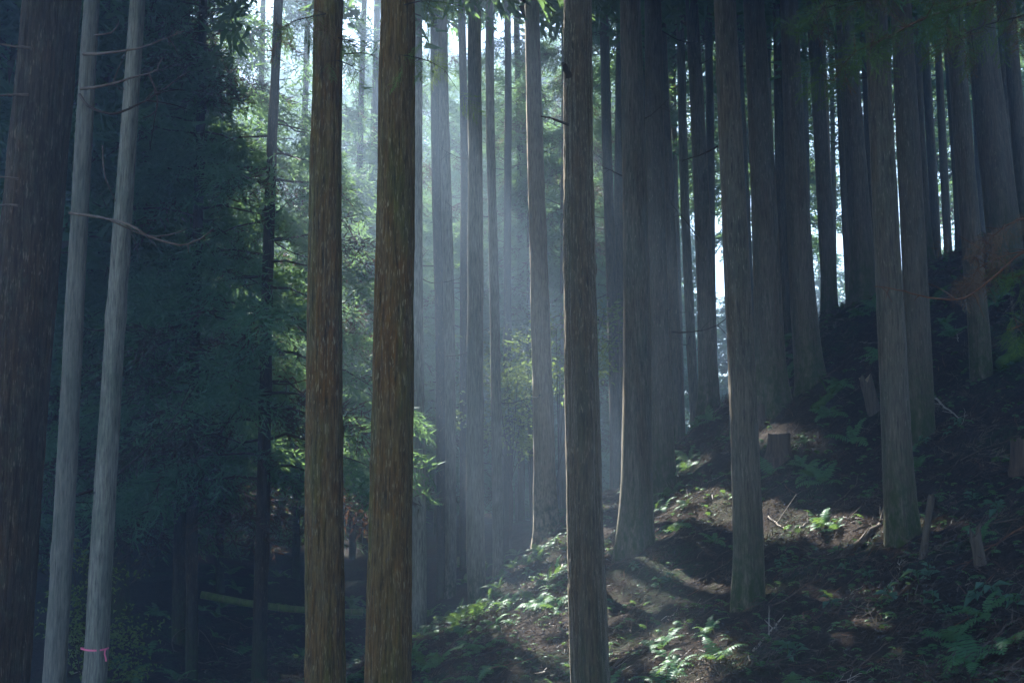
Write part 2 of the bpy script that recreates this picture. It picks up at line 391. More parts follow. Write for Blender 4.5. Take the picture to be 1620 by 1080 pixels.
# holes cut into the crowns to shape the sunbeams: axis point, radius, stretch up and down, patchiness, start along the axis, stretch in depth to brighten the beam
SHAFTS = [((1.0, 21.0, -1.2), 1.1, 0.0, .54, 3, 5.5), ((0.0, 26.0, 3.0), 1.0, 0.3, .42, 3, 5.0), ((0.60, 14.5, 2.0), 0.60, 3.5, .0, 3, 0), ((0.30, 30.0, 9.5), 0.8, 2.8, .15, .4, 0), ((5.2, 24.2, 2.9), 0.45, 0.6, .3, 3, 0), ((4.4, 24.0, 2.0), 0.35, 0.4, .3, 3, 0), ((2.60, 18.0, 6.0), 0.45, 2.0, .0, 3, 0), ((1.6, 22.0, 6.5), 0.4, 2.0, .2, 3, 0),
          ((3.3, 12.3, 4.6), .5, 0, .3, .2, 0), ((-.72, 13.2, 4.7), .5, .6, .1, .2, 0), ((-.2, 33.0, 7.0), .7, .3, .3, 1, 4.0), ((-6.4, 37.8, 12.0), 2.4, 2.5, .34, -2.5, 0), ((-4.4, 40.0, 14.4), 2.1, 1.2, .28, -1.5, 0), ((-3.2, 38.0, 13.0), .6, .2, .2, -1, 0), ((-7.0, 36.0, 9.0), 1.0, 1.0, .36, .1, 0), ((-2.0, 45.0, 12.0), 2.0, 1.5, .36, .1, 0), ((-5.5, 38.0, 8.0), .8, .8, .36, .1, 0), ((-8.6, 37.0, 6.0), .6, .6, .4, -2, 0), ((-7.4, 35.0, 12.0), 1.5, 2.0, .38, -2.6, 0), ((-8.6, 34.5, 9.5), 1.0, 1.0, .40, -2.6, 0), ((-6.3, 35.0, 8.0), 1.0, 1.0, .40, -2.6, 0), ((-7.6, 35.0, 5.2), .5, .5, .4, -2, 0)]
SD = np.array(SUN_DIR)
E1 = np.cross(SD, (0, 0, 1.0)); E1 /= np.linalg.norm(E1); E2 = np.cross(SD, E1)
DEPTH = np.array((0.03, 1.0, 0.0)); DEPTH = DEPTH - (DEPTH @ SD) * SD; DEPTH /= np.linalg.norm(DEPTH)  # depth direction, square to the sun, for drawing the holes out
def crown_obj(parent, crown, loc, rz, sc):
    """hang a crown on a tree; where it would block a wanted sunbeam a ragged hole is cut into it"""
    sc3 = np.array((sc, sc, sc) if np.isscalar(sc) else sc, float)
    V, T, MI, TN = CROWN_DATA[crown.name]
    W0 = np.array(parent.location) + np.array(loc)
    c_, s_ = math.cos(rz), math.sin(rz); R = np.array(((c_, s_, 0), (-s_, c_, 0), (0, 0, 1)))
    axis = W0 + np.linspace(0, 18 * sc3[2], 10)[:, None] * np.array((0, 0, 1.0)); sh_near = []
    for S_ in SHAFTS:
        d = axis - np.array(S_[0]); al = d @ SD; q = d - al[:, None] * SD
        if ((np.linalg.norm(q, axis=1) < S_[1] * 1.3 + S_[2] * 1.4 + S_[5] + 4.5) & (al > -4)).any(): sh_near.append(S_)
    if not sh_near: return obj('crown', crown, parent, loc, (0, 0, rz), sc)
    cent = V[T[:, 0]] * sc3 @ R + W0
    keep = np.ones(len(T), bool); rg = np.random.default_rng(int(abs(W0[0] * 97 + W0[1] * 13)))
    for p, r, stretch, thr, near0, depthlen in sh_near:
        d = cent - np.array(p); along = d @ SD; ok = along > near0
        q = d - along[:, None] * SD
        zt_ = np.clip(q[:, 2], -stretch, stretch); upv = np.array((0, 0, 1.0)) - SD * SD[2]
        q = q - upv[None] * (zt_ / max(upv[2], .1))[:, None] * (1 if stretch else 0)
        if depthlen: q = q - np.clip(q @ DEPTH, -depthlen, depthlen)[:, None] * DEPTH
        dist = np.linalg.norm(q, axis=1) / r
        hole = ok & (dist < 0.75 + 0.5 * vnoise(cent[:, 0] * 2.1 + cent[:, 2], cent[:, 1] * 2.1, 77))
        hole &= vnoise((cent @ E1) * 1.9, (cent @ E2) * 1.9, 55) > thr
        keep &= ~hole
    if (~keep).mean() < (.07 if crown in CR_HIGH else .02): return obj('crown', crown, parent, loc, (0, 0, rz), sc)
    me = mesh_np('crown', V, T[keep], [m for m in crown.materials], MI[keep], TN[keep])
    return obj('crown', me, parent, loc, (0, 0, rz), sc)

CR_LOW = [make_crown('crown_low', 500 + i, 18.0, 2.4 + .2 * i, 70, 28, SPR, 1.4, dead=0.13, bare_low=0.5, shape=0.5) for i in range(4)]
CR_HIGH = [make_crown('crown_high', 520 + i, 14.0, 3.9, 80, 25, SPR_LO, 1.4, dead=0.05, shape=0.45) for i in range(3)]
CR_FAR = [make_crown('crown_far', 540 + i, 16.0, 2.6, 95, 19, SPR_LO, 0.95, dead=0.05, shape=0.6) for i in range(3)]
CR_THIN = [make_crown('crown_thin', 560 + i, 15.0, 2.3, 60, 15, SPR, 1.1, dead=0.15, shape=0.5) for i in range(3)]

# ------------------------------------------------------------------ trunks
def trunk_mesh(name, path, rad, mat, seed, sides=28, rings=60, ridge=0.010, flare=0.0, fine=1.0, knots=0):
    """path: (p0,p1) local base and top ends; rad: list of (height fraction, radius)"""
    rng = np.random.default_rng(seed)
    p0, p1 = np.asarray(path[0], float), np.asarray(path[1], float); H = np.linalg.norm(p1 - p0)
    s = np.linspace(0, 1, rings) ** 1.35
    z = s * H
    cen = p0 + (p1 - p0) * s[:, None]
    wob = np.stack([np.sin(z * .55 + rng.uniform(0, 6)) * .014 + np.sin(z * .23 + rng.uniform(0, 6)) * .05, np.cos(z * .5 + rng.uniform(0, 6)) * .012, 0 * z], -1)
    cen = cen + wob * smooth(0, 1.5, z)[:, None]
    r = np.interp(s, [a for a, _ in rad], [b for _, b in rad])
    th = np.arange(sides) / sides * 2 * np.pi
    # bark ridges: long along the trunk, narrow round it
    G = rng.normal(0, 1, (rings + 40, sides))
    k = max(2, int(rings * 0.5 / max(H, 1) * 2)); ker = np.ones(k) / k
    G = np.apply_along_axis(lambda a: np.convolve(a, ker, 'same'), 0, G)[20:-20][:rings] * math.sqrt(k)
    lob = sum(np.cos(m * th[None] + rng.uniform(0, 6) + z[:, None] * rng.uniform(-.06, .06)) * a for m, a in ((2, .035), (3, .03), (5, .018)))
    rr = r[:, None] * (1 + lob) + ridge * np.clip(G, -1.6, 1.8)
    if flare:
        fl = np.exp(-z / (0.28 + flare * .35))[:, None]
        but = 0.6 + 0.4 * np.cos(5 * th[None] + rng.uniform(0, 6)) + 0.25 * np.cos(3 * th[None] + rng.uniform(0, 6))
        rr = rr + r[0] * flare * fl * np.clip(but, 0.15, 1.3)
    for _ in range(knots):
        kz, kt = rng.uniform(.5, min(H, 9)), rng.uniform(0, 6.28)
        dth = (th[None] - kt + np.pi) % (2 * np.pi) - np.pi
        rr = rr + 0.022 * np.exp(-((z[:, None] - kz) / .07) ** 2 - (dth / .3) ** 2)
    V = np.stack([cen[:, None, 0] + rr * np.cos(th), cen[:, None, 1] + rr * np.sin(th), np.broadcast_to(cen[:, None, 2], rr.shape)], -1).reshape(-1, 3)
    i = np.arange(rings - 1)[:, None] * sides; j = np.arange(sides)[None]; j2 = (j + 1) % sides
    q = np.stack([i + j, i + j2, i + sides + j2, i + sides + j], -1).reshape(-1, 4)
    T = np.concatenate([q[:, [0, 1, 2]], q[:, [0, 2, 3]]])
    return mesh_np(name, V, T, mat, smooth_shade=True)

def stub_mesh(seed, L, r0, mat, curl=0.4):
    rng = np.random.default_rng(seed); acc = Acc()
    n = 9; s = np.linspace(0, 1, n)
    P = np.stack([L * s, L * curl * .35 * np.sin(s * 3 + rng.uniform(0, 2)) * s, L * (rng.uniform(-.5, .1) * s + rng.uniform(0, curl) * s * s)], -1) + rng.normal(0, .012 * L, (n, 3)) * s[:, None]
    v, t = tube(P, r0 * (1 - .8 * s), 5); acc.add(v, t)
    for k in range(rng.integers(1, 5)):
        i = rng.integers(3, n - 1); d = rng.normal(0, 1, 3); d[0] = abs(d[0]) + .4; d /= np.linalg.norm(d)
        l = L * rng.uniform(.15, .4); Q = P[i] + d * l * np.linspace(0, 1, 4)[:, None] + np.array((0, 0, -.2 * l)) * (np.linspace(0, 1, 4) ** 2)[:, None]
        v, t = tube(Q, r0 * .4 * np.linspace(1, .3, 4), 4); acc.add(v, t)
    return acc.mesh('dead_branch', mat)
STUBS = [stub_mesh(700 + i, L, r, M['twig_dark'], c) for i, (L, r, c) in enumerate(((.5, .014, .3), (.9, .016, .6), (1.3, .018, .8), (.35, .012, .2), (1.7, .02, .9)))]

ABOVE = 26.0
def tree(label, group, ut, ub, vb, wt, wb, d, bk, crown=None, cz=13.0, cs=1.0, flare=0.0, sides=28, rings=60, ridge=0.003, stubs=0, H=ABOVE, seed=0, name='cedar_tree', knots=0):
    """a tree from its outline in the photograph: centre at the frame's top edge (ut) and at row vb (ub), widths there, and its distance"""
    B = at(ub, vb, d); Tt = ray(ut, 0); Tt = Tt * (B[1] / Tt[1])
    lean = (Tt - B) / (Tt[2] - B[2])                       # per metre of height
    x, y = B[0], B[1]
    for _ in range(3):
        z = gz(x, y); x = B[0] + lean[0] * (z - B[2])
    base = np.array((x, y, z))
    rb, rt = wb / 2 / F * d, wt / 2 / F * d
    hb, ht = B[2] - z, Tt[2] - z
    slope = (rt - rb) / (ht - hb)
    rad = [(0, rb - slope * hb)]
    rad += [(ht / H, rt), (1.0, max(.05, rt * .3))]
    o = thing(name, label, 'tree', base, group)
    p0 = np.array((-lean[0] * .5, 0, -.5)); p1 = np.array((lean[0] * H, 0, H))
    rad = [((a * H + .5) / (H + .5) if a else 0, b) for a, b in rad]
    obj('trunk', trunk_mesh('trunk', (p0, p1), rad, M[bk], abs(seed + int(ub * 7 + d)), sides, rings, ridge, flare, knots=knots), o)
    if crown is not None:
        if crown in CR_HIGH:                                # the crown starts just above what the photograph shows
            cz = max(7.0, 0.394 * y + (2.3 if y > 23 else 3.4 if y > 17 else 6.0) - z)
        crown_obj(o, crown, (lean[0] * cz, 0, cz), RNG.uniform(0, 6.28), cs)
    for k in range(stubs):
        h = RNG.uniform(2.5, 10); az = RNG.choice([0, math.pi]) + RNG.normal(0, .7)
        r = float(np.interp((h + .5) / (H + .5), [a for a, _ in rad], [b for _, b in rad]))
        obj('dead_branch', STUBS[RNG.integers(len(STUBS))], o, (lean[0] * h + math.cos(az) * r * .9, math.sin(az) * r * .9, h), (0, RNG.uniform(-.3, .4), az), RNG.uniform(.6, 1.2))
    return o, base, lean

H0, H1, H2 = CR_HIGH
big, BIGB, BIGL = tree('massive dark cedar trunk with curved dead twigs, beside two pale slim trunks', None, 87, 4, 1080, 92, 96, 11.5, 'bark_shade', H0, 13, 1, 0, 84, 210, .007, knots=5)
tr2, B2, L2 = tree('mossy brown cedar trunk, slimmer of the close pair', None, 526, 515, 1080, 48, 65, 14, 'bark_warm', H1, 13, 1, 0, 76, 210, .006, knots=4)
tr3, B3, L3 = tree('orange-brown cedar trunk, stouter of the close pair, with green sprays', None, 629, 608, 1080, 56, 73, 13, 'bark_warm', H2, 13, 1, 0, 76, 210, .006, knots=7)
tr4, B4, L4 = tree('lone dark cedar trunk with a broken stub and sunlit edge, rooted below the slope', None, 918, 940, 1080, 46, 64, 14.5, 'bark_umber', H0, 13, 1, 0, 76, 210, .006, knots=9)
pl1, _, _ = tree('slim pale grey trunk against the massive dark cedar', None, 145, 80, 1080, 25, 35, 20, 'bark_pale', None, 13, 1, 0, 32, 90, .004, 3, knots=8, name='cypress_tree')
pl2, PB, PL = tree('slim pale grey trunk with pink tape tied round it', None, 222, 146, 1080, 25, 40, 20, 'bark_pale', H2, 13, 1, 0, 36, 90, .004, 4, knots=10, name='cypress_tree')

tree('unseen slim cedar added for shade behind the stouter of the close pair', None, 628, 614, 1010, 20, 24, 24, 'bark_umber', H1, 13, 1, .2, 28, 60, .003)  # this and the next two: hidden trees added to keep sun off the slope
tree('unseen slim cedar added for shade behind the slimmer of the close pair', None, 527, 517, 1010, 18, 22, 24.5, 'bark_umber', H0, 13, 1, .2, 28, 60, .003)
tree('unseen slim cedar added for shade behind the lone sunlit-edged trunk', None, 919, 932, 950, 18, 22, 21, 'bark_umber', H2, 13, .9, .2, 28, 60, .003)
for x_, y_ in ((-12.5, 26), (-16, 29), (-11.6, 29.5), (-13.2, 33), (-15.5, 37), (-14.2, 40)):  # out of view, added so their crowns shade the misty air
    z_ = gz(x_, y_); o = thing('cedar_tree', 'unseen tall cedar added to cast shade from past the massive dark trunk', 'tree', (x_, y_, z_), 'unseen cedars added to cast shade')
    obj('trunk', trunk_mesh('trunk', ((0, 0, -.5), (0, 0, ABOVE)), [(0, .22), (.4, .16), (1, .04)], M['bark_shade'], int(y_ * 10), 20, 40, .004, .3), o)
    crown_obj(o, CR_HIGH[int(y_) % 3], (0, 0, 8.0 if y_ < 16 else 9.0), RNG.uniform(0, 6.28), 1.15)
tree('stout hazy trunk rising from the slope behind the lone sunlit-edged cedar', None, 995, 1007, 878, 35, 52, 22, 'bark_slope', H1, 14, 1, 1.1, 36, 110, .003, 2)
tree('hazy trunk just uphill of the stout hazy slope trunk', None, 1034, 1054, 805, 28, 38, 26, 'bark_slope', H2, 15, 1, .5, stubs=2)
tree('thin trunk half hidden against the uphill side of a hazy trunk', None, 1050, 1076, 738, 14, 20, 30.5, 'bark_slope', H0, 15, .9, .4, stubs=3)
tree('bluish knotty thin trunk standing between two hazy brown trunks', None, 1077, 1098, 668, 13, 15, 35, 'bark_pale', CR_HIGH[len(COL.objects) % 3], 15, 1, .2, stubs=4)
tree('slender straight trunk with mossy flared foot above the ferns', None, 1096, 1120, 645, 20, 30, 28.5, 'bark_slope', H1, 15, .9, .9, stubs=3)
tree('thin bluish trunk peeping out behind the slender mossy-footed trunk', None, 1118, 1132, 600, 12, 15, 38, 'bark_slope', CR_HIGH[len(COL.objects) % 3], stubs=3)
tree('tall brown trunk low on the slope with mossy foot and sunlit edge', None, 1143, 1182, 955, 36, 48, 18, 'bark_slope', H2, 13, 1, .65, 44, 160, .003, 2, knots=3)
tree('thick blue-grey trunk with wide flared roots at the sunlit fern patch', None, 1189, 1222, 615, 33, 47, 25, 'bark_slope', H0, 14, 1, 1.0, 36, 90, .003, 1)
tree('narrow dark trunk squeezed between two thick blue-grey trunks', None, 1229, 1249, 565, 15, 22, 30, 'bark_slope', H1, 15, .9, .4, stubs=4)
tree('thick dark trunk with flared mossy foot above the leaning wood post', None, 1251, 1282, 610, 28, 46, 25, 'bark_slope', H2, 14, 1, .7, 36, 90, .003, 1)
tree('dark trunk on the ridge beside the bright gap of sky', None, 1284, 1310, 492, 20, 26, 29, 'bark_slope', H0, 15, .9, .5, stubs=4)
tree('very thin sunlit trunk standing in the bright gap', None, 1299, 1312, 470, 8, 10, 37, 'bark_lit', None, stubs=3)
tree('broad dark trunk with flared foot on the ridge', None, 1334, 1362, 466, 27, 40, 27, 'bark_slope', H1, 14, 1, .8, 36, 90, .003, 2)
tree('thin dark trunk in the lee of the broad ridge trunk', None, 1322, 1340, 462, 10, 13, 34, 'bark_slope', CR_HIGH[len(COL.objects) % 3], stubs=2)
tree('dark trunk on the ridge partly covered by the spotted trunk', None, 1362, 1394, 480, 15, 22, 32, 'bark_slope', H2, 15, .9, .4)
tree('spotted brown trunk with mossy foot halfway up the slope', None, 1383, 1428, 842, 37, 50, 18, 'bark_slope', H0, 13, 1, .8, 44, 160, .004, 0, knots=5)
tree('shaded trunk close behind the spotted brown trunk', None, 1421, 1456, 725, 33, 44, 21.5, 'bark_slope', H1, 14, 1, .4, 36, 90, .003)
DK = 'dark trunks crowded along the ridge'
for (ut, ub, vb, wt, wb, d, c) in ((1448, 1470, 420, 16, 21, 29, H2), (1464, 1482, 400, 12, 14, 34, H0), (1480, 1497, 385, 11, 13, 37, None), (1494, 1516, 385, 14, 16, 33, H1), (1582, 1600, 400, 15, 19, 31, H0), (1600, 1634, 430, 22, 27, 28, H2)):
    tree('dark trunk in the crowded row along the upper ridge', DK, ut, ub, vb, wt, wb, d, 'bark_slope', c, 15, .9, .4, stubs=2)
tree('brown trunk standing in the ferns behind the dead brown branch', None, 1513, 1550, 580, 28, 34, 22.5, 'bark_slope', H1, 14, 1, .4, 36, 90, .003)
tree('widest dark trunk of the upper slope', None, 1550, 1592, 425, 46, 56, 26.5, 'bark_slope', H2, 14, 1, .3, 40, 90, .004)

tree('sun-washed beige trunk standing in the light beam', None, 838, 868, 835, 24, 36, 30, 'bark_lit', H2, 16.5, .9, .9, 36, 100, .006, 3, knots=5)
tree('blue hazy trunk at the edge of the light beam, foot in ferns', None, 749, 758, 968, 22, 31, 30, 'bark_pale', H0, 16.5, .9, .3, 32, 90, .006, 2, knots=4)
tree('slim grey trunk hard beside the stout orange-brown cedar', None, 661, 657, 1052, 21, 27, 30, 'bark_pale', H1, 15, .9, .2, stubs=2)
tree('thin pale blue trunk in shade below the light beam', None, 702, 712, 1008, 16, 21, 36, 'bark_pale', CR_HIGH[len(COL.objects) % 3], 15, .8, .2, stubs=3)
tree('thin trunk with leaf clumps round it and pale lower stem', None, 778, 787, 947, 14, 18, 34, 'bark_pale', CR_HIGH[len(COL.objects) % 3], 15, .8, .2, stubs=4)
tree('thin hazy trunk beyond the sun-washed beige trunk', None, 957, 972, 800, 15, 18, 38, 'bark_slope', CR_HIGH[len(COL.objects) % 3], 15, .9, 0, stubs=5)
tree('reddish dark thin trunk in the deep shade', None, 690, 697, 1000, 14, 16, 36, 'bark_shade', CR_HIGH[len(COL.objects) % 3], stubs=2)
DG = 'thin dark trunks deep in the gully'
for (ut, ub, vb, wt, wb, d) in ((730, 735, 985, 12, 14, 38), (800, 806, 872, 11, 14, 45), (818, 826, 866, 10, 12, 48), (835, 845, 862, 10, 12, 46), (596, 566, 960, 10, 12, 46), (575, 556, 955, 9, 12, 42)):
    tree('thin dark trunk deep in the gully shade', DG, ut, ub, vb, wt, wb, d, 'bark_shade', CR_HIGH[len(COL.objects) % 3], stubs=2)
# far trunks seen in the gaps of the slope stand
FT = 'far thin trunks beyond the ridge'
for (ut, ub, vb, w, d) in ((1014, 1022, 760, 9, 46), (1064, 1072, 700, 8, 48), (1165, 1172, 560, 9, 45), (1214, 1222, 540, 9, 42), (1270, 1276, 520, 8, 44), (1312, 1322, 470, 7, 52), (1350, 1366, 440, 9, 44), (1404, 1416, 420, 10, 42), (1438, 1450, 410, 8, 46), (1536, 1550, 380, 10, 40), (890, 896, 830, 11, 46)):
    tree('very thin far trunk glimpsed between the slope trunks', FT, ut, ub, vb, w, w * 1.25, d, 'bark_slope', CR_HIGH[len(COL.objects) % 3], stubs=3)

# shaded conifers with low drooping boughs, hiding the gully side
WL = 'drooping conifers walling the gully'
k = 0
for (lab, ut, ub, vb, wt, wb, d, cz, cs) in (
        ('stout dark trunk in the gully under drooping boughs', 214, 190, 972, 20, 32, 30, 2.6, 1.0),
        ('leaning dark trunk beside the fallen bamboo, boughs hanging low', 318, 283, 1012, 15, 24, 29, 3.4, .95),
        ('slim dark trunk at the thin end of the sticks, under boughs', 322, 303, 1075, 13, 20, 27, 4.2, .8),
        ('slim trunk crossing in front of the fallen bamboo', 440, 410, 1078, 14, 24, 27, 3.6, .85)):
    tree(lab, None, ut, ub, vb, wt, wb, d, 'bark_shade', CR_LOW[k % 4], cz, cs, .25, 28, 60, .006, 2, H=22); k += 1
for (u, d, cz, cs) in ((-120, 27, 3, 1.1), (-20, 32, 2, 1.1), (70, 38, 2, 1.1), (135, 33, 3, 1.0), (240, 40, 1.6, 1.1), (350, 36, 2.4, 1.0), (400, 43, 1.5, 1.1), (470, 38, 2.2, 1.0), (525, 42, 1.5, .9), (300, 47, 1, 1.2), (580, 44, 2.2, .85), (160, 46, 1, 1.2), (10, 48, 1, 1.2), (-160, 40, 1, 1.2), (-260, 30, 1, 1.2), (230, 56, 0.5, 1.2), (80, 60, 0.5, 1.2), (-100, 58, .5, 1.3)):
    x = (u - 810) / F * d
    tree('dusky conifer with drooping feathery boughs in the gully wall', WL, u + 14, u, 900, 9, 13, d, 'bark_shade', CR_LOW[k % 4], cz, cs, .2, 20, 40, .004, 0, H=21, seed=k); k += 1

for (u, d, cz, cs) in ((690, 47, 2.5, .8), (738, 51, 2.0, .85), (795, 47, 3.5, .75), (822, 54, 2.0, .9), (890, 47, 4.0, .8), (640, 52, 1.5, .9), (925, 52, 3.0, .85)):
    tree('hazy leafy conifer hanging in the bluish light beyond the gully', 'hazy leafy conifers beyond the gully', u + 8, u, 860, 8, 11, d, 'bark_slope', CR_LOW[k % 4], cz, cs, .2, 18, 36, .003, 0, H=19, seed=k); k += 1

# far stand beyond: young conifers that close the view, low enough for the sun to pass over them
FB = 'hazy conifers closing the view'
def far_tree(x, y, H, cr, cz0, label, group, cs=None):
    z = gz(x, y)
    o = thing('conifer', label, 'tree', (x, y, z), group)
    ch = H - cz0; nat = {0: 16.0, 1: 15.0}[0 if cr in CR_FAR else 1]; s = ch / nat
    w = cs or 1.0
    obj('trunk', trunk_mesh('trunk', ((0, 0, -.4), (RNG.normal(0, .2), 0, H)), [(0, .17), (1, .03)], M['bark_slope'], abs(int(x * 31 + y * 7)) % 9999, 14, 24, .003), o)
    crown_obj(o, cr, (0, 0, cz0), RNG.uniform(0, 6.28), (w, w, s))
    return o
k = 0
for y, Hs, xs in ((57, 17.0, np.arange(-9, 4, 2.3)), (66, 22, np.arange(-12, 9, 2.5)), (76, 26, np.arange(-14, 9, 2.7)), (92, 33, np.arange(-26, 12, 2.6)), (78, 13.5, np.arange(9.5, 30, 2.6))):
    for x in xs:
        xx, yy = x + RNG.normal(0, .7), y + RNG.normal(0, 2.0)
        far_tree(xx, yy, Hs * RNG.uniform(.82, 1.08), CR_FAR[k % 3] if y > 60 else CR_THIN[k % 3], 1.0 if y > 60 else 1.5, 'hazy young conifer closing the view beyond the gully', FB, RNG.uniform(.85, 1.15)); k += 1
# tall stand behind the ridge: its high crowns shade the slope
TS = 'tall stand behind the ridge'
for y, xs in ((41, np.arange(3, 22, 4.2)), (48, np.arange(1.5, 26, 4.4)), (56, np.arange(0, 30, 4.6)), (64, np.arange(2.0, 34, 5))):
    for x in xs:
        xx, yy = x + RNG.normal(0, .6), y + RNG.normal(0, 1.2)
        if xx / yy < .055: continue
        z = gz(xx, yy); top = 27 + RNG.normal(0, 1)
        far_tree(xx, yy, top - min(z, 4) * .5, CR_THIN[k % 3] if k % 2 else CR_FAR[k % 3], 13.5 - min(z, 5) * .6, 'tall thin conifer with high crown behind the ridge', TS, 1.1); k += 1

# ------------------------------------------------------------------ limbs and boughs traced on the near trees
def path_part(parent, pix, r0, r1, mat, name='dead_branch', n=16, side_twigs=0, seed=0, sides=6):
    base = np.array(parent.location); P = spline([at(*p) for p in pix], n) - base
    rng = np.random.default_rng(900 + seed); acc = Acc(); subs = []
    v, t_ = tube(P + rng.normal(0, r0 * .35, P.shape) * np.linspace(0, 1, n)[:, None], np.linspace(r0, r1, n), sides); acc.add(v, t_)
    for k in range(side_twigs):
        i = rng.integers(3, n - 1); d = (P[min(i + 1, n - 1)] - P[i - 1]); d /= np.linalg.norm(d)
        d = d * .7 + rng.normal(0, .6, 3); l = rng.uniform(.06, .28); s = np.linspace(0, 1, 4)
        Q = P[i] + d * l * s[:, None] + np.array((0, 0, -.3 * l)) * (s ** 2)[:, None]
        v, t_ = tube(Q, np.linspace(r1 * 1.2, r1 * .4, 4), 4); subs.append((v, t_))
    o = obj(name, acc.mesh(name, M[mat]), parent)
    for v, t_ in subs: obj('twig', mesh_np('twig', v, t_, M[mat]), o)
    return o, P

def bough(parent, pix, nspray, mat, seed, r0=.012, hang=0.5, scale=1.0, tone=(.25, .95), spread=.10, tmat='twig_dark', qmin=.2, name='bough', side=1.0):
    """a leafy bough: a curved limb hung with fine sprays"""
    rng = np.random.default_rng(seed); base = np.array(parent.location)
    P = spline([at(*p) for p in pix], 14) - base; acc = Acc()
    v, t_ = tube(P, np.linspace(r0, r0 * .25, 14), 5); acc.add(v, t_, 0)
    q = rng.uniform(qmin, 1, nspray); s = np.linspace(0, 1, 14)
    org = np.stack([np.interp(q, s, P[:, k]) for k in range(3)], -1) + rng.normal(0, spread, (nspray, 3)) * np.array((1, 1, .6))
    tg = P[-1] - P[0]; tg /= np.linalg.norm(tg)
    dirs = tg * rng.uniform(.1, 1, nspray)[:, None] + rng.normal(0, .55 * side, (nspray, 3)); dirs[:, 2] -= hang * rng.uniform(.3, 1.6, nspray)
    for o_, d_ in zip(org, dirs):                           # twig from limb to spray
        i = int(np.argmin(((P - o_) ** 2).sum(1)))
        v, t_ = tube(np.linspace(P[i], o_, 3), np.linspace(.004, .002, 3), 3, False); acc.add(v, t_, 0)
    place_sprays(acc, rng, SPR_HI, org, dirs, rng.uniform(.6, 1.2, nspray) * scale, rng.uniform(*tone, nspray), 1, .6)
    return obj(name, acc.mesh(name, [M[tmat], M[mat]]), parent)

D = 11.3
for i, (pix, r0, tw) in enumerate((
        ([(132, 86, D), (170, 84, D - .2), (228, 74, D - .3), (290, 48, D)], .013, 3),
        ([(128, 141, D), (165, 136, D - .2), (205, 124, D - .3), (244, 112, D - .2), (258, 92, D)], .012, 4),
        ([(126, 150, D), (140, 168, D - .2), (175, 180, D - .3), (205, 172, D - .3), (245, 150, D - .2), (300, 112, D)], .014, 6),
        ([(236, 118, D), (248, 150, D), (246, 176, D), (226, 188, D)], .010, 1),
        ([(110, 337, D), (165, 345, D - .3), (205, 356, D - .5), (240, 375, D - .6), (285, 387, D - .7), (312, 380, D - .8), (336, 362, D - .9)], .012, 4),
        ([(168, 346, D), (230, 372, D), (268, 371, D), (295, 363, D)], .007, 2),
        ([(50, 76, D), (20, 73, D - .1), (-40, 66, D - .2)], .014, 0), ([(45, 150, D), (15, 150, D), (-40, 158, D)], .013, 1),
        ([(30, 283, D), (5, 280, D), (-40, 276, D)], .010, 0), ([(28, 325, D), (8, 324, D), (-40, 330, D)], .011, 0),
        ([(150, 56, D), (175, 52, D), (187, 38, D), (186, 30, D)], .007, 0), ([(162, 230, D), (164, 268, D), (172, 295, D), (183, 318, D)], .006, 0))):
    path_part(big, pix, r0, r0 * .35, 'twig' if i not in (2, 3) else 'twig_dark', side_twigs=tw, seed=i)
path_part(tr4, [(900, 122, 14.4), (896, 110, 14.35), (889, 101, 14.3)], .035, .020, 'twig_dark', 'broken_stub', 5, seed=40, sides=9)
path_part(tr4, [(900, 198, 14.4), (880, 190, 14.4), (856, 184, 14.4)], .016, .006, 'twig_dark', 'dead_branch', 8, 1, seed=41)
bough(tr3, [(640, 88, 13.1), (662, 92, 13.2), (685, 100, 13.3), (704, 112, 13.3)], 13, 'spray_leaf', 1, .008, .45, .62)
bough(tr3, [(640, 8, 13.1), (668, 2, 13.2), (700, 4, 13.3), (730, 10, 13.3)], 12, 'spray_leaf', 2, .008, .25, .6)
bough(tr2, [(535, 60, 14.1), (556, 66, 14.2), (575, 74, 14.3)], 8, 'spray_leaf', 3, .007, .4, .55)
bough(tr2, [(535, 96, 14.1), (555, 104, 14.2), (566, 116, 14.2)], 8, 'spray_leaf', 4, .007, .5, .5)
bough(tr2, [(515, 22, 14.1), (495, 26, 14.2), (465, 34, 14.3), (436, 50, 14.4)], 22, 'spray_leaf', 5, .009, 1.0, .6, (.0, .5))
path_part(tr2, [(545, 86, 14.2), (570, 84, 14.2), (594, 88, 14.2)], .006, .003, 'twig_dark', 'dead_branch', 7, 2, seed=42)

# a cedar beside the frame whose boughs hang into it
od = 12.0
ox, oy = (1800 - 810) / F * od, od
over = thing('cedar_tree', 'shady cedar whose dark boughs and dead brown twigs overhang the slope', 'tree', (ox, oy, gz(ox, oy)))
obj('trunk', trunk_mesh('trunk', ((0, 0, -.5), (-.5, 0, ABOVE)), [(0, .24), (.3, .18), (1, .05)], M['bark_umber'], 4242, 40, 120, .004, .5, knots=4), over)
crown_obj(over, CR_HIGH[1], (-.2, 0, 8.5), 1.0, 1.0)
bough(over, [(1810, -60, 12), (1690, -40, 12.0), (1600, -12, 12.0), (1520, 10, 12.1), (1450, 34, 12.2), (1400, 62, 12.3), (1350, 84, 12.4), (1318, 128, 12.5)], 95, 'spray_leaf', 11, .020, .55, .62, (.05, .7), .10, 'twig_red', .3)
bough(over, [(1810, -70, 12), (1700, -60, 12.6), (1600, -50, 12.9), (1500, -30, 13.2), (1420, -12, 13.4), (1330, 6, 13.6), (1285, 20, 13.7)], 90, 'spray_leaf', 12, .018, .6, .66, (.0, .6), .14, 'twig_dark', .3)
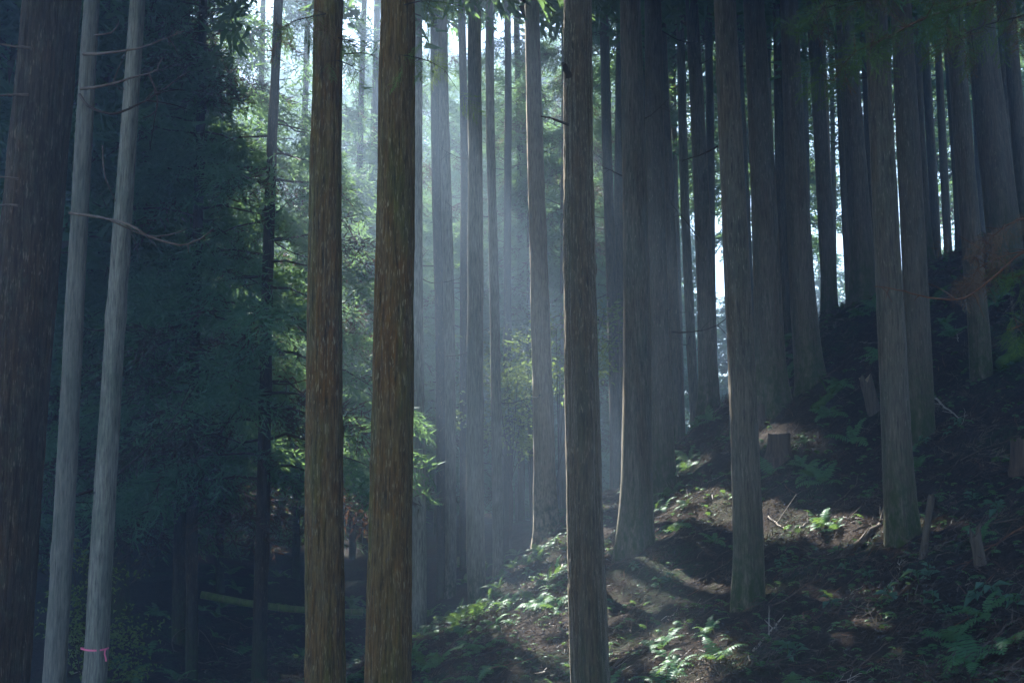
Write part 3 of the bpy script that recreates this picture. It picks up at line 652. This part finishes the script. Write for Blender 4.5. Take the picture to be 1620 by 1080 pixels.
bough(over, [(1810, -40, 12), (1700, 0, 11.7), (1640, 20, 11.6), (1560, 40, 11.5), (1500, 66, 11.5)], 34, 'spray_leaf', 13, .014, .6, .6, (.0, .5), .10, 'twig_dark', .5)
limb, _ = path_part(over, [(1810, 330, 12), (1700, 372, 11.6), (1620, 398, 11.4), (1570, 440, 11.3), (1522, 472, 11.3), (1470, 470, 11.3), (1425, 460, 11.3), (1384, 452, 11.3)], .013, .004, 'twig_red', 'dead_branch', 26, 8, seed=50)
bough(over, [(1760, 330, 11.8), (1680, 340, 11.6), (1620, 345, 11.5), (1575, 370, 11.4), (1545, 408, 11.4)], 46, 'dead_leaf', 14, .010, .9, .42, (.1, 1), .10, 'twig_red', .25)
bough(over, [(1700, 380, 11.5), (1640, 394, 11.4), (1590, 404, 11.4), (1548, 425, 11.4), (1536, 450, 11.4)], 30, 'dead_leaf', 15, .009, 1.6, .40, (.1, 1), .06, 'twig_red', .4)
bough(over, [(1760, 420, 11.9), (1690, 425, 11.8), (1640, 432, 11.7), (1590, 440, 11.7)], 26, 'spray_leaf', 16, .009, .5, .5, (.5, 1), .08, 'twig_red', .4)
bough(over, [(1760, 490, 11.5), (1690, 495, 11.4), (1640, 505, 11.3), (1600, 522, 11.2)], 24, 'spray_leaf', 17, .009, .8, .46, (.1, .9), .08, 'twig_red', .4)

# pink marking tape on the pale trunk
tp = at(146, 1026, 20); hgt = tp[2] - PB[2]
tcx, tcy = PB[0] + PL[0] * hgt, PB[1]
acc = Acc(); rr_ = 40 / 2 / F * 20 + .016; th = np.linspace(0, 2 * np.pi, 41)
ring = np.stack([np.cos(th) * rr_, np.sin(th) * rr_, .012 * np.sin(th * 2 + 1)], -1)
for dr, fl in ((0, 1), (.003, -1)):
    lo = ring * np.array((1 + dr, 1 + dr, 1)) + (0, 0, -.013); hi = ring * np.array((1 + dr, 1 + dr, 1)) + (0, 0, .013)
    v = np.concatenate([lo, hi]); i_ = np.arange(40)
    acc.add(v, np.concatenate([np.stack([i_, i_ + 1, i_ + 42], -1), np.stack([i_, i_ + 42, i_ + 41], -1)]))
tape = thing('marking_tape', 'pink tape tied round the slim pale trunk, one end hanging', 'tape', (tcx, tcy, tp[2]))
obj('band', acc.mesh('band', M['tape']), tape)
acc = Acc(); zz = np.linspace(0, -.17, 9)
for w_ in (-.011, .011): pass
tl = np.stack([rr_ * .92 + .012 * np.sin(zz * 30), -rr_ * .45 + 0 * zz, zz], -1)
v = np.concatenate([tl + (-.011, 0, 0), tl + (.011, .004, 0)]); i_ = np.arange(8)
acc.add(v, np.concatenate([np.stack([i_, i_ + 1, i_ + 10], -1), np.stack([i_, i_ + 10, i_ + 9], -1)]))
obj('tail', acc.mesh('tail', M['tape']), tape)

# ------------------------------------------------------------------ things lying and standing on the slope
def gnorm(x, y, e=.25):
    n = np.array((gz(x - e, y) - gz(x + e, y), gz(x, y - e) - gz(x, y + e), 2 * e)); return n / np.linalg.norm(n)
def slope_rot(x, y, yaw, amt=0.7):
    n = Vector(gnorm(x, y)).lerp(Vector((0, 0, 1)), 1 - amt).normalized()
    q = Vector((0, 0, 1)).rotation_difference(n)
    return (q.to_matrix() @ Matrix.Rotation(yaw, 3, 'Z')).to_euler()

# fallen green bamboo
A, Bm = at(318, 940, 32.5), at(574, 968, 32.5)
A[2] = max(A[2], gz(A[0], A[1]) + .1); Bm[2] = max(Bm[2], gz(Bm[0], Bm[1]) + .06)
bam = thing('bamboo_pole', 'fallen green bamboo pole lying across the dark gully', 'bamboo', A)
s_ = np.linspace(0, 1, 30); P = (Bm - A)[None] * s_[:, None] + np.stack([0 * s_, 0 * s_, -.10 * np.sin(s_ * np.pi)], -1)
v, t_ = tube(P, np.linspace(.088, .070, 30), 12); obj('culm', mesh_np('culm', v, t_, M['bamboo'], smooth_shade=True), bam)
for f in np.linspace(.04, .96, 9):
    i_ = int(f * 29); dcm = (Bm - A) / np.linalg.norm(Bm - A); r_ = .088 - .018 * f
    v, t_ = tube(P[i_] + dcm * np.array((-.02, -.008, .008, .02))[:, None], np.array((r_, r_ + .009, r_ + .009, r_)), 12, False)
    obj('node_ring', mesh_np('node_ring', v, t_, M['bamboo_ring'], smooth_shade=True), bam)

def stump(label, u, v, d, w, h, lean, mat, cut='cut_wood', name='tree_stump', cat='stump', broken=.1, seed=0, flare=.4):
    p = hit(u, v); x, y = p[0], p[1]; d = y
    rng = np.random.default_rng(seed); n = 18; th = np.arange(n) / n * 2 * np.pi
    r = w / 2 / F * d * .85; Hh = h / F * d * .8
    o = thing(name, label, cat, (x, y, gz(x, y)))
    zs = np.array((-.25, 0, .12, .35, .7, 1.0)); rows = []
    for z in zs:
        hh = z * Hh if z >= 0 else z
        rad = r * (1 + flare * math.exp(-max(hh, 0) / .12)) * (1 + .07 * np.cos(3 * th + seed) + .05 * np.cos(5 * th + 2 * seed) + rng.normal(0, .02, n))
        top = (broken * Hh * rng.normal(0, 1, n) if z == 1.0 else 0 * th)
        rows.append(np.stack([rad * np.cos(th) + lean * hh, rad * np.sin(th), hh + top], -1))
    V = np.concatenate(rows); i_ = np.arange(len(zs) - 1)[:, None] * n; j = np.arange(n)[None]; j2 = (j + 1) % n
    q = np.stack([i_ + j, i_ + j2, i_ + n + j2, i_ + n + j], -1).reshape(-1, 4)
    obj('stump_body', mesh_np('stump_body', V, np.concatenate([q[:, [0, 1, 2]], q[:, [0, 2, 3]]]), M[mat], smooth_shade=True), o)
    topv = np.vstack([rows[-1], rows[-1].mean(0) - (0, 0, broken * Hh * .6)])
    obj('cut_face', mesh_np('cut_face', topv + (0, 0, -.002), np.stack([np.arange(n), (np.arange(n) + 1) % n, np.full(n, n)], -1), M[cut]), o)
    return o
stump('leaning grey wooden post stump above the fern bank', 1382, 652, 22, 24, 66, -.22, 'stump_wood', broken=.06, seed=1, flare=.1)
stump('short mossy cut stump among sunlit ferns', 1232, 728, 20, 40, 50, .05, 'stump_dark', 'moss', broken=.03, seed=2)
stump('small orange broken stump on the bare litter', 1552, 892, 15, 20, 60, -.15, 'stump_wood', 'stump_wood', broken=.14, seed=3, flare=.25)
stump('dark rotten stump under a mossy log end', 1616, 745, 16, 34, 60, .0, 'stump_dark', 'moss', broken=.05, seed=4)
stump('stubby dark stump beside the flared mossy roots', 1200, 668, 22, 30, 34, .0, 'stump_dark', 'moss', broken=.1, seed=5)
stump('thin snapped sapling stub leaning by the spotted trunk', 1460, 882, 17, 12, 118, .18, 'stump_wood', 'stump_wood', 'snapped_sapling', 'sapling', .03, 6, .2)

def ground_log(label, pa, pb, r0, r1, mat, name='fallen_log', cat='log', lift=.6, seed=0, bend=.04, group=None):
    a, b = hit(*pa), hit(*pb); n = 14; s = np.linspace(0, 1, n); rng = np.random.default_rng(seed)
    P = a + (b - a) * s[:, None]; G = ground(P[:, 0], P[:, 1])
    z = np.maximum(np.polyval(np.polyfit(s, G, 1), s), G * .5 + np.polyval(np.polyfit(s, G, 1), s) * .5)
    R = np.linspace(r0, r1, n); P[:, 2] = z + R * lift
    P[1:-1] += rng.normal(0, bend * .4, (n - 2, 3)) * .5
    o = thing(name, label, cat, P[0], group); v, t_ = tube(P - P[0], R * (1 + rng.normal(0, .06, n)), 9)
    obj('log_body' if r0 > .03 else 'stem', mesh_np('log', v, t_, M[mat], smooth_shade=True), o)
    for k in range(rng.integers(2, 5)):
        i_ = rng.integers(3, n - 1); dv = (P[-1] - P[0]) / np.linalg.norm(P[-1] - P[0]) * .5 + np.array((rng.normal(0, .5), rng.normal(0, .4), abs(rng.normal(0, .5)) + .1))
        v, t_ = tube(P[i_] - P[0] + dv * np.linspace(0, rng.uniform(.15, .45), 5)[:, None], np.linspace(R[i_] * .4, .003, 5), 5)
        obj('twig', mesh_np('twig', v, t_, M[mat]), o)
    return o
ground_log('short brown log lying downhill between two mossy trunks', (1330, 882), (1398, 826), .050, .042, 'stump_wood', seed=1)
ground_log('mossy green log pointing down the slope at the dead branch', (1582, 592), (1640, 548), .11, .13, 'moss', seed=2, lift=.8)
ground_log('mossy log beside the fern bank under the thick flared trunk', (1284, 655), (1330, 618), .075, .06, 'moss', seed=3, lift=.8)
ground_log('grey log slanting over the dark bank by the gully', (815, 872), (905, 842), .05, .04, 'twig', seed=4, lift=.8)
ground_log('bleached forked stick on the bare slope', (1216, 822), (1252, 838), .016, .008, 'twig_bleached', 'fallen_branch', 'branch', .9, 5)
ground_log('bleached straight stick lying next to a forked one', (1262, 838), (1290, 818), .014, .008, 'twig_bleached', 'fallen_branch', 'branch', .9, 6)
ground_log('long pale stick lying below the mossy foot of the tall brown trunk', (1192, 1030), (1240, 968), .016, .009, 'twig_bleached', 'fallen_branch', 'branch', .9, 7)
ground_log('pale curved stick hanging over the dark bank', (886, 905), (905, 868), .020, .014, 'twig_bleached', 'fallen_branch', 'branch', 1.5, 8)
ground_log('bright short stick beside the blue-green leaves on the bank', (862, 938), (866, 918), .018, .012, 'twig_bleached', 'fallen_branch', 'branch', 1.2, 9)
ground_log('white forked stick on the upper slope behind the spotted trunk', (1474, 628), (1520, 668), .018, .009, 'twig_bleached', 'fallen_branch', 'branch', 1.2, 10)
ground_log('long thin stick slanting across the lower slope', (1525, 848), (1625, 820), .014, .008, 'twig', 'fallen_branch', 'branch', 1.2, 11)

# ---- ferns
def frond_tris(rng, L=.5, n=15, arch=.9, wid=.30):
    """an arching fern frond along +X: a midrib and paired pinnae"""
    out = []; s = np.linspace(0, 1, n)
    ang = math.radians(62) - s * arch * 1.5
    X = np.concatenate([[0], np.cumsum(np.cos(ang[:-1]))]) * L / n; Z = np.concatenate([[0], np.cumsum(np.sin(ang[:-1]))]) * L / n
    for i in range(n - 1):
        out.append(((X[i], -.003, Z[i]), (X[i], .003, Z[i]), (X[i + 1], 0, Z[i + 1])))
        if s[i] < .14: continue
        l = wid * L * math.sin(min(1, (s[i] - .1) / .3) * 1.57) * (1 - s[i]) ** .7 + .01; w = L / n * .75
        tx, tz = math.cos(ang[i]), math.sin(ang[i])
        for sd in (-1, 1):
            dz = -rng.uniform(.1, .45) * l; k = rng.uniform(.85, 1.1); sweep = .35 * l
            a = (X[i], 0, Z[i]); b = (X[i] + tx * w, 0, Z[i] + tz * w)
            m1 = (X[i] + tx * sweep * .4, sd * l * .55 * k, Z[i] + tz * sweep * .4 + dz * .35); m2 = (X[i] + tx * (w + sweep * .5), sd * l * .5 * k, Z[i] + tz * (w + sweep * .5) + dz * .35)
            tip = (X[i] + tx * (sweep + w * .3), sd * l * k, Z[i] + tz * sweep + dz)
            out += [(a, b, m2), (a, m2, m1), (m1, m2, tip)]
    return np.array(out)
FR = [frond_tris(np.random.default_rng(60 + i), .5, 15, a) for i, a in enumerate((.8, 1.05, 1.25))]
FROND = []
for i, f in enumerate(FR):
    acc = Acc(); acc.soup(f, 0, np.clip(np.random.default_rng(i).normal(.55 + .12 * i, .12, len(f)), .2, 1)); FROND.append(acc.mesh('frond', M['fern_leaf']))
def rotz(a): c_, s_ = math.cos(a), math.sin(a); return np.array(((c_, s_, 0), (-s_, c_, 0), (0, 0, 1)))
def fern_mesh(seed, nf):
    rng = np.random.default_rng(seed); acc = Acc()
    for k in range(nf):
        f = FR[rng.integers(3)] * rng.uniform(.6, 1.15)
        tl = rng.normal(0, .18); ty = np.array(((math.cos(tl), 0, math.sin(tl)), (0, 1, 0), (-math.sin(tl), 0, math.cos(tl))))
        acc.soup(f @ ty @ rotz(k * 6.283 / nf + rng.normal(0, .3)), 0, np.clip(rng.normal(rng.uniform(.3, .9), .08, len(f)), .18, 1))
    return acc.mesh('fern', M['fern_leaf'])
FERN = [fern_mesh(800 + i, n_) for i, n_ in enumerate((6, 7, 8, 5, 9))]
rng = np.random.default_rng(5)
spots = []
TR_XY = np.array([(o.location.x, o.location.y) for o in COL.objects if o.parent is None and o.get('category') == 'tree'])
def visible(x, y, z):
    f = y * CP + z * SP; zc = -y * SP + z * CP
    u, v = 810 + F * x / f, 540 - F * zc / f
    return -30 < u < 1650 and 300 < v < 1110, u, v
while len(spots) < 298:
    x, y = rng.uniform(-9, 12), 12 + 27 * rng.random() ** 1.25
    m = vnoise(x * .45 + 9, y * .45, 8) * .65 + vnoise(x * 1.4, y * 1.4, 9) * .35
    z = gz(x, y); ok, u, v = visible(x, y, z)
    if not ok: continue
    want = .46
    if 1000 < u and v > 760: want = .54                     # bare litter low on the slope
    if u < 900 and v > 780: want = .36                      # green bank above the gully
    if 1070 < u < 1380 and v < 780: want = .36
    if u < 640: want = .50
    if 930 < u < 1150 and v > 780: want = .40
    if m < want: continue
    if (((TR_XY - (x, y)) ** 2).sum(1) < .06).any(): continue
    spots.append((y, x, z, u, v))
spots.sort()
for i, (y, x, z, u, v) in enumerate(spots):
    s = rng.uniform(.55, 1.15); e = slope_rot(x, y, rng.uniform(0, 6.28), .8)
    where = ('on the green bank above the gully' if u < 930 and u > 640 else 'in the gully shade' if u <= 640 else 'on the upper slope under the ridge trunks' if v < 700 else 'on the littered lower slope')
    lab = 'arching green fern growing ' + where; grp = 'ferns ' + where
    if i < 60:
        o = thing('fern', lab, 'fern', (x, y, z - .02), grp, e); o.scale = (s, s, s)
        nf = int(rng.integers(5, 9))
        for k in range(nf):
            obj('frond', FROND[rng.integers(3)], o, (0, 0, 0), (0, rng.normal(0, .18), k * 6.283 / nf + rng.normal(0, .3)), rng.uniform(.6, 1.15))
    else:
        tag(obj('fern', FERN[i % 5], None, (x, y, z - .02), e, s), lab, 'fern', grp)

# ---- low leafy herbs
def leaf_tris(L, W):
    m = L * .45
    return np.array([((0, 0, 0), (m, W / 2, .02), (m, 0, -.004)), ((0, 0, 0), (m, 0, -.004), (m, -W / 2, .02)), ((m, W / 2, .02), (L, 0, -.02), (m, 0, -.004)), ((m, 0, -.004), (L, 0, -.02), (m, -W / 2, .02))])
acc = Acc(); acc.soup(leaf_tris(.13, .07), 0, .7); HL = [acc.mesh('leaf', M['herb_leaf'])]
acc = Acc(); acc.soup(leaf_tris(.10, .045), 0, .5); HL.append(acc.mesh('leaf', M['herb_leaf']))
for i, (u, v) in enumerate(((1375, 918), (1338, 908), (1455, 925), (1472, 918), (1262, 1046), (1250, 1050), (1478, 968), (1495, 974), (1548, 952), (1574, 948), (1610, 964), (1540, 796), (1500, 690), (1465, 708), (1516, 675), (1410, 950), (858, 925), (838, 918), (880, 962), (1005, 905), (1045, 930), (1062, 918), (1430, 826), (1598, 590), (1580, 815), (1240, 905), (1315, 960))):
    p = hit(u, v); o = thing('herb', 'small blue-green broad-leaved herb on the leaf litter', 'herb', (p[0], p[1], gz(p[0], p[1])), 'blue-green herbs dotted over the slope', slope_rot(p[0], p[1], rng.uniform(0, 6), .5))
    s = rng.uniform(.9, 1.5); o.scale = (s, s, s)
    v_, t_ = tube(np.array(((0, 0, -.03), (.01, 0, .05), (0, .01, .12))), (.005, .004, .003), 4); obj('stem', mesh_np('stem', v_, t_, M['moss']), o)
    for k in range(int(rng.integers(6, 10))):
        obj('leaf', HL[k % 2], o, (0, 0, rng.uniform(.03, .12)), (rng.normal(0, .25), rng.uniform(-.5, .35), k * 2.4 + rng.normal(0, .4)), rng.uniform(.7, 1.2))

# ---- fallen sticks, one by one
def stick_mesh(seed, mat):
    rng = np.random.default_rng(seed); acc = Acc(); L = 1.0; n = 9; s = np.linspace(0, 1, n)
    bend = rng.uniform(-.35, .35); P = np.stack([L * (s - .5), bend * (s - .5) ** 2 * 2, .03 + .12 * abs(bend) * np.sin(s * 3)], -1) + rng.normal(0, .012, (n, 3))
    v, t_ = tube(P, np.linspace(.011, .004, n), 5); acc.add(v, t_)
    for k in range(rng.integers(1, 6)):
        i_ = rng.integers(2, n - 1); d = np.array((rng.uniform(.3, 1), rng.normal(0, .7), abs(rng.normal(0, .3)))); l = rng.uniform(.12, .35)
        v, t_ = tube(P[i_] + d * l * np.linspace(0, 1, 4)[:, None] + np.array((0, 0, -.1)) * (np.linspace(0, 1, 4) ** 2)[:, None] * l, np.linspace(.006, .002, 4), 4); acc.add(v, t_)
    return acc.mesh('fallen_branch', M[mat])
STK = [stick_mesh(840 + i, m) for i, m in enumerate(('twig', 'twig', 'twig_bleached', 'twig', 'twig_red', 'twig', 'twig_bleached', 'twig'))]
cnt = 0
while cnt < 190:
    x, y = rng.uniform(-8, 10), 11.5 + 24 * rng.random() ** 1.3
    z = gz(x, y); ok, u, v = visible(x, y, z)
    if not ok or (u < 640 and rng.random() < .55): continue
    b = cnt % 8 in (2, 6)
    where = 'on the slope litter' if u > 930 else 'on the gully side'
    tag(obj('fallen_branch', STK[cnt % 8], None, (x, y, z + .01), slope_rot(x, y, rng.normal(.5, .9), 1.0), rng.uniform(.45, 1.15) * (.6 if b else 1)), ('bleached' if b else 'brown') + ' dead stick lying ' + where, 'branch', ('bleached' if b else 'brown') + ' sticks ' + where); cnt += 1

# pale looping dead branches in the gully
for i, (pix, lab) in enumerate((
        ([(278, 1040), (272, 1015), (280, 1000), (298, 990)], 'pale hooped twig by the leaning dark gully trunk'),
        ([(312, 992), (325, 1005), (340, 1030), (348, 1050)], 'pale arched twig beside the slim gully trunk'),
        ([(372, 1034), (362, 1018), (366, 1004), (380, 1000)], 'pale curled twig on the gully floor under the bamboo'),
        ([(424, 1000), (432, 1020), (440, 1035)], 'pale bent stick at the foot of the trunk crossing the bamboo'),
        ([(310, 1052), (340, 1045), (372, 1050), (400, 1044)], 'pale long twig lying over the heap of gully sticks'))):
    dd = min(hit(*p)[1] for p in pix) - .3
    Q = spline([at(*p, dd) for p in pix], 14); Q[:, 2] = np.maximum(Q[:, 2], ground(Q[:, 0], Q[:, 1]) + .01)
    Q[0, 2] = gz(Q[0, 0], Q[0, 1]); v, t_ = tube(Q - Q[0], np.linspace(.012, .005, 14), 5)
    tag(obj('fallen_branch', mesh_np('fallen_branch', v, t_, M['twig'], smooth_shade=True), None, Q[0]), lab, 'branch')

# ---- countless litter and seedlings
acc = Acc(); n = 20000
x = rng.uniform(-7, 11, n); y = 11 + 24 * rng.random(n) ** 1.4; z = ground(x, y)
e = .12; nx_ = (ground(x + e, y) - ground(x - e, y)) / (2 * e); ny_ = (ground(x, y + e) - ground(x, y - e)) / (2 * e)
yaw = rng.normal(.4, 1.1, n); L = rng.uniform(.05, .34, n); dx, dy = np.cos(yaw), np.sin(yaw)
dz = nx_ * dx + ny_ * dy + rng.normal(.05, .22, n)
a = np.stack([x, y, z + .012], -1); b = a + np.stack([dx, dy, dz], -1) * L[:, None]; mid = (a + b) / 2 + np.stack([-dy, dx, 0 * dx + .3], -1) * (L * rng.normal(0, .14, n))[:, None]
w = (.002 + .006 * rng.random(n) ** 2)[:, None]
sd = np.stack([-dy, dx, 0 * dx], -1) * w; upv = np.array((0, 0, 1.0)) * w * 1.4
ringa = [np.stack([p + sd * f, p - sd * f, p + upv * f], 1) for p, f in ((a, 1.0), (mid, .85), (b, .3))]
V = np.stack(ringa, 1).reshape(n, 9, 3)
T = np.array([(i_ * 3 + j, i_ * 3 + (j + 1) % 3, i_ * 3 + 3 + (j + 1) % 3) for i_ in range(2) for j in range(3)] + [(i_ * 3 + j, i_ * 3 + 3 + (j + 1) % 3, i_ * 3 + 3 + j) for i_ in range(2) for j in range(3)])
tt = (T[None] + (np.arange(n) * 9)[:, None, None]).reshape(-1, 3)
mi = np.repeat(rng.choice([0, 0, 0, 1, 1, 2], n), len(T))
tag(obj('twig_litter', mesh_np('twig_litter', V.reshape(-1, 3), tt, [M['twig_dark'], M['twig'], M['twig_red']], mi)), 'countless small twigs covering the forest floor', 'litter', kind='stuff')

acc = Acc(); n = 8500
x = rng.uniform(-6, 11, n * 3); y = 11 + 25 * rng.random(n * 3) ** 1.25
m = vnoise(x * .6, y * .6, 21) * .6 + vnoise(x * 1.9, y * 1.9, 22) * .4
keep = m > .36; x, y = x[keep][:n], y[keep][:n]; z = ground(x, y); n = len(x)
small = [frond_tris(np.random.default_rng(70 + i), .20, 7, 1.0 + .2 * i, .34) for i in range(3)]
yaw = rng.uniform(0, 6.28, n); cosy, siny = np.cos(yaw), np.sin(yaw); sc = rng.uniform(.4, 1.3, n)
pick = rng.integers(0, 3, n)
for i_ in range(3):
    s_ = pick == i_; f = small[i_]
    Xr = f[None, :, :, 0] * cosy[s_][:, None, None] - f[None, :, :, 1] * siny[s_][:, None, None]; Yr = f[None, :, :, 0] * siny[s_][:, None, None] + f[None, :, :, 1] * cosy[s_][:, None, None]
    Zr = np.broadcast_to(f[None, :, :, 2], Xr.shape)
    tri = np.stack([Xr, Yr, Zr], -1) * sc[s_][:, None, None, None] + np.stack([x[s_], y[s_], z[s_]], -1)[:, None, None]
    acc.soup(tri.reshape(-1, 3, 3), 0, np.repeat(np.clip(rng.normal(.5, .22, s_.sum()), .05, 1), len(f)))
tag(obj('undergrowth', acc.mesh('undergrowth', M['fern_leaf'])), 'sprouting seedlings and tiny ferns covering the forest floor', 'undergrowth', kind='stuff')

# dead cedar sprays matting the floor
dsp = [spray_tris(np.random.default_rng(90 + i), L=.34, nt=8, nb=3, bl=.12, bw=.013, droop=.05, spread=.5) for i in range(4)]
acc = Acc(); n = 11000
x = rng.uniform(-6, 11, n); y = 11 + 22 * rng.random(n) ** 1.4; z = ground(x, y)
e = .15; nx_ = (ground(x + e, y) - ground(x - e, y)) / (2 * e); ny_ = (ground(x, y + e) - ground(x, y - e)) / (2 * e)
yaw = rng.normal(-.6, 1.3, n); dx, dy = np.cos(yaw), np.sin(yaw)
place_sprays(acc, rng, dsp, np.stack([x, y, z + .015], -1), np.stack([dx, dy, nx_ * dx + ny_ * dy + rng.normal(.05, .12, n)], -1), rng.uniform(.5, 1.3, n), np.clip(rng.normal(.42, .30, n), 0, 1), 0, .3)
tag(obj('needle_litter', acc.mesh('needle_litter', M['litter_leaf'])), 'mat of dead brown cedar sprays covering the slope', 'litter', kind='stuff')

# ---- broad-leaved shrub in the gully and sapling in the beam
def leafy(root, stems, nleaf, ls, mat, seed, r=.012, spread=.16, tipfrom=4):
    rng = np.random.default_rng(seed); acc = Acc(); tips = []
    for st in stems:
        P = spline(st, 10); v, t_ = tube(P, np.linspace(r, r * .3, 10), 5)
        obj('stem', mesh_np('stem', v, t_, M['twig_dark']), root)
        for k in range(7):
            i_ = rng.integers(tipfrom, 10); d = rng.normal(0, 1, 3); d[2] = abs(d[2]) * .3; d /= np.linalg.norm(d); Q = P[i_] + d * rng.uniform(.15, .55) * (spread / .16) * np.linspace(0, 1, 5)[:, None]
            v, t_ = tube(Q, np.linspace(r * .4, r * .15, 5), 4); acc.add(v, t_, 1); tips += list(Q[1:])
        tips += list(P[tipfrom:])
    tips = np.array(tips); c_ = tips[rng.integers(0, len(tips), nleaf)] + rng.normal(0, spread * .45, (nleaf, 3))
    lt = leaf_tris(ls, ls * .5)
    d = rng.normal(0, 1, (nleaf, 3)); d[:, 2] = d[:, 2] * .4 - .15
    place_sprays(acc, rng, [lt], c_, d, rng.uniform(.6, 1.3, nleaf), np.clip(rng.normal(.55, .22, nleaf), .1, 1), 0, .5)
    obj('foliage', acc.mesh('foliage', [M[mat], M['twig_dark']]), root)
sb = at(150, 1120, 21.5); sz = gz(sb[0], sb[1])
sh = thing('shrub', 'yellow-green broad-leaved shrub behind the pale trunks in the gully', 'shrub', (sb[0], sb[1], sz))
loc = np.array((sb[0], sb[1], sz)); S = 21.5 / F
leafy(sh, [[(0, 0, 0), at(u0, v0, dd) * .5 - loc * .5 + (0, 0, .2), at(u0, v0, dd) - loc] for u0, v0, dd in ((75, 900, 21.4), (110, 870, 21.8), (140, 885, 22), (205, 955, 21.5), (225, 990, 21.2), (185, 905, 22.0), (90, 990, 21.6), (160, 1000, 21.2), (200, 1060, 20.9), (125, 950, 21.6))], 1500, .075, 'broad_leaf', 31, .012, .16)
sp = hit(806, 878); loc = np.array((sp[0], sp[1], gz(sp[0], sp[1])))
sa = thing('sapling', 'sunlit yellow-green broad-leaved sapling glowing in the light beam', 'tree', loc)
leafy(sa, [[(0, 0, -.2), (.05, 0, 2.0), at(u0, v0, sp[1]) - loc] for u0, v0 in ((775, 560), (800, 545), (822, 550), (838, 585), (785, 600), (812, 640), (780, 690), (840, 700), (765, 660))], 2200, .13, 'broad_leaf', 32, .02, .34, 8)
sp = hit(890, 840); loc = np.array((sp[0], sp[1] + 4, gz(sp[0], sp[1] + 4)))
sa = thing('sapling', 'pale green sapling showing beside the lone sunlit-edged cedar', 'tree', loc)
leafy(sa, [[(0, 0, -.2), (.05, 0, 2.0), at(u0, v0, loc[1]) - loc] for u0, v0 in ((880, 520), (900, 560), (955, 500), (965, 540), (885, 590))], 1300, .13, 'broad_leaf', 33, .02, .34, 8)

# ------------------------------------------------------------------ haze
zt, zb = 36.0, float(GZ.min()) - 1.0
hb = np.array([(x, y, z) for x in (-97, 107) for y in (-32, 148) for z in (zb, zt)], float)
ht = np.array([(0, 1, 3), (0, 3, 2), (4, 6, 7), (4, 7, 5), (0, 4, 5), (0, 5, 1), (2, 3, 7), (2, 7, 6), (0, 2, 6), (0, 6, 4), (1, 5, 7), (1, 7, 3)])
hm = bpy.data.materials.new('haze'); hm.use_nodes = True; nt = hm.node_tree; nt.nodes.clear()
ho = nt.nodes.new('ShaderNodeOutputMaterial'); pv = nt.nodes.new('ShaderNodeVolumePrincipled')
pv.inputs['Color'].default_value = (0.52, 0.72, 1.0, 1); pv.inputs['Density'].default_value = HAZE_DENSITY
pv.inputs['Anisotropy'].default_value = HAZE_ANISO
nt.links.new(pv.outputs[0], ho.inputs['Volume'])
tag(obj('haze', mesh_np('haze', hb, ht, hm)), 'thin bluish mist hanging between the trunks', 'mist', kind='stuff')
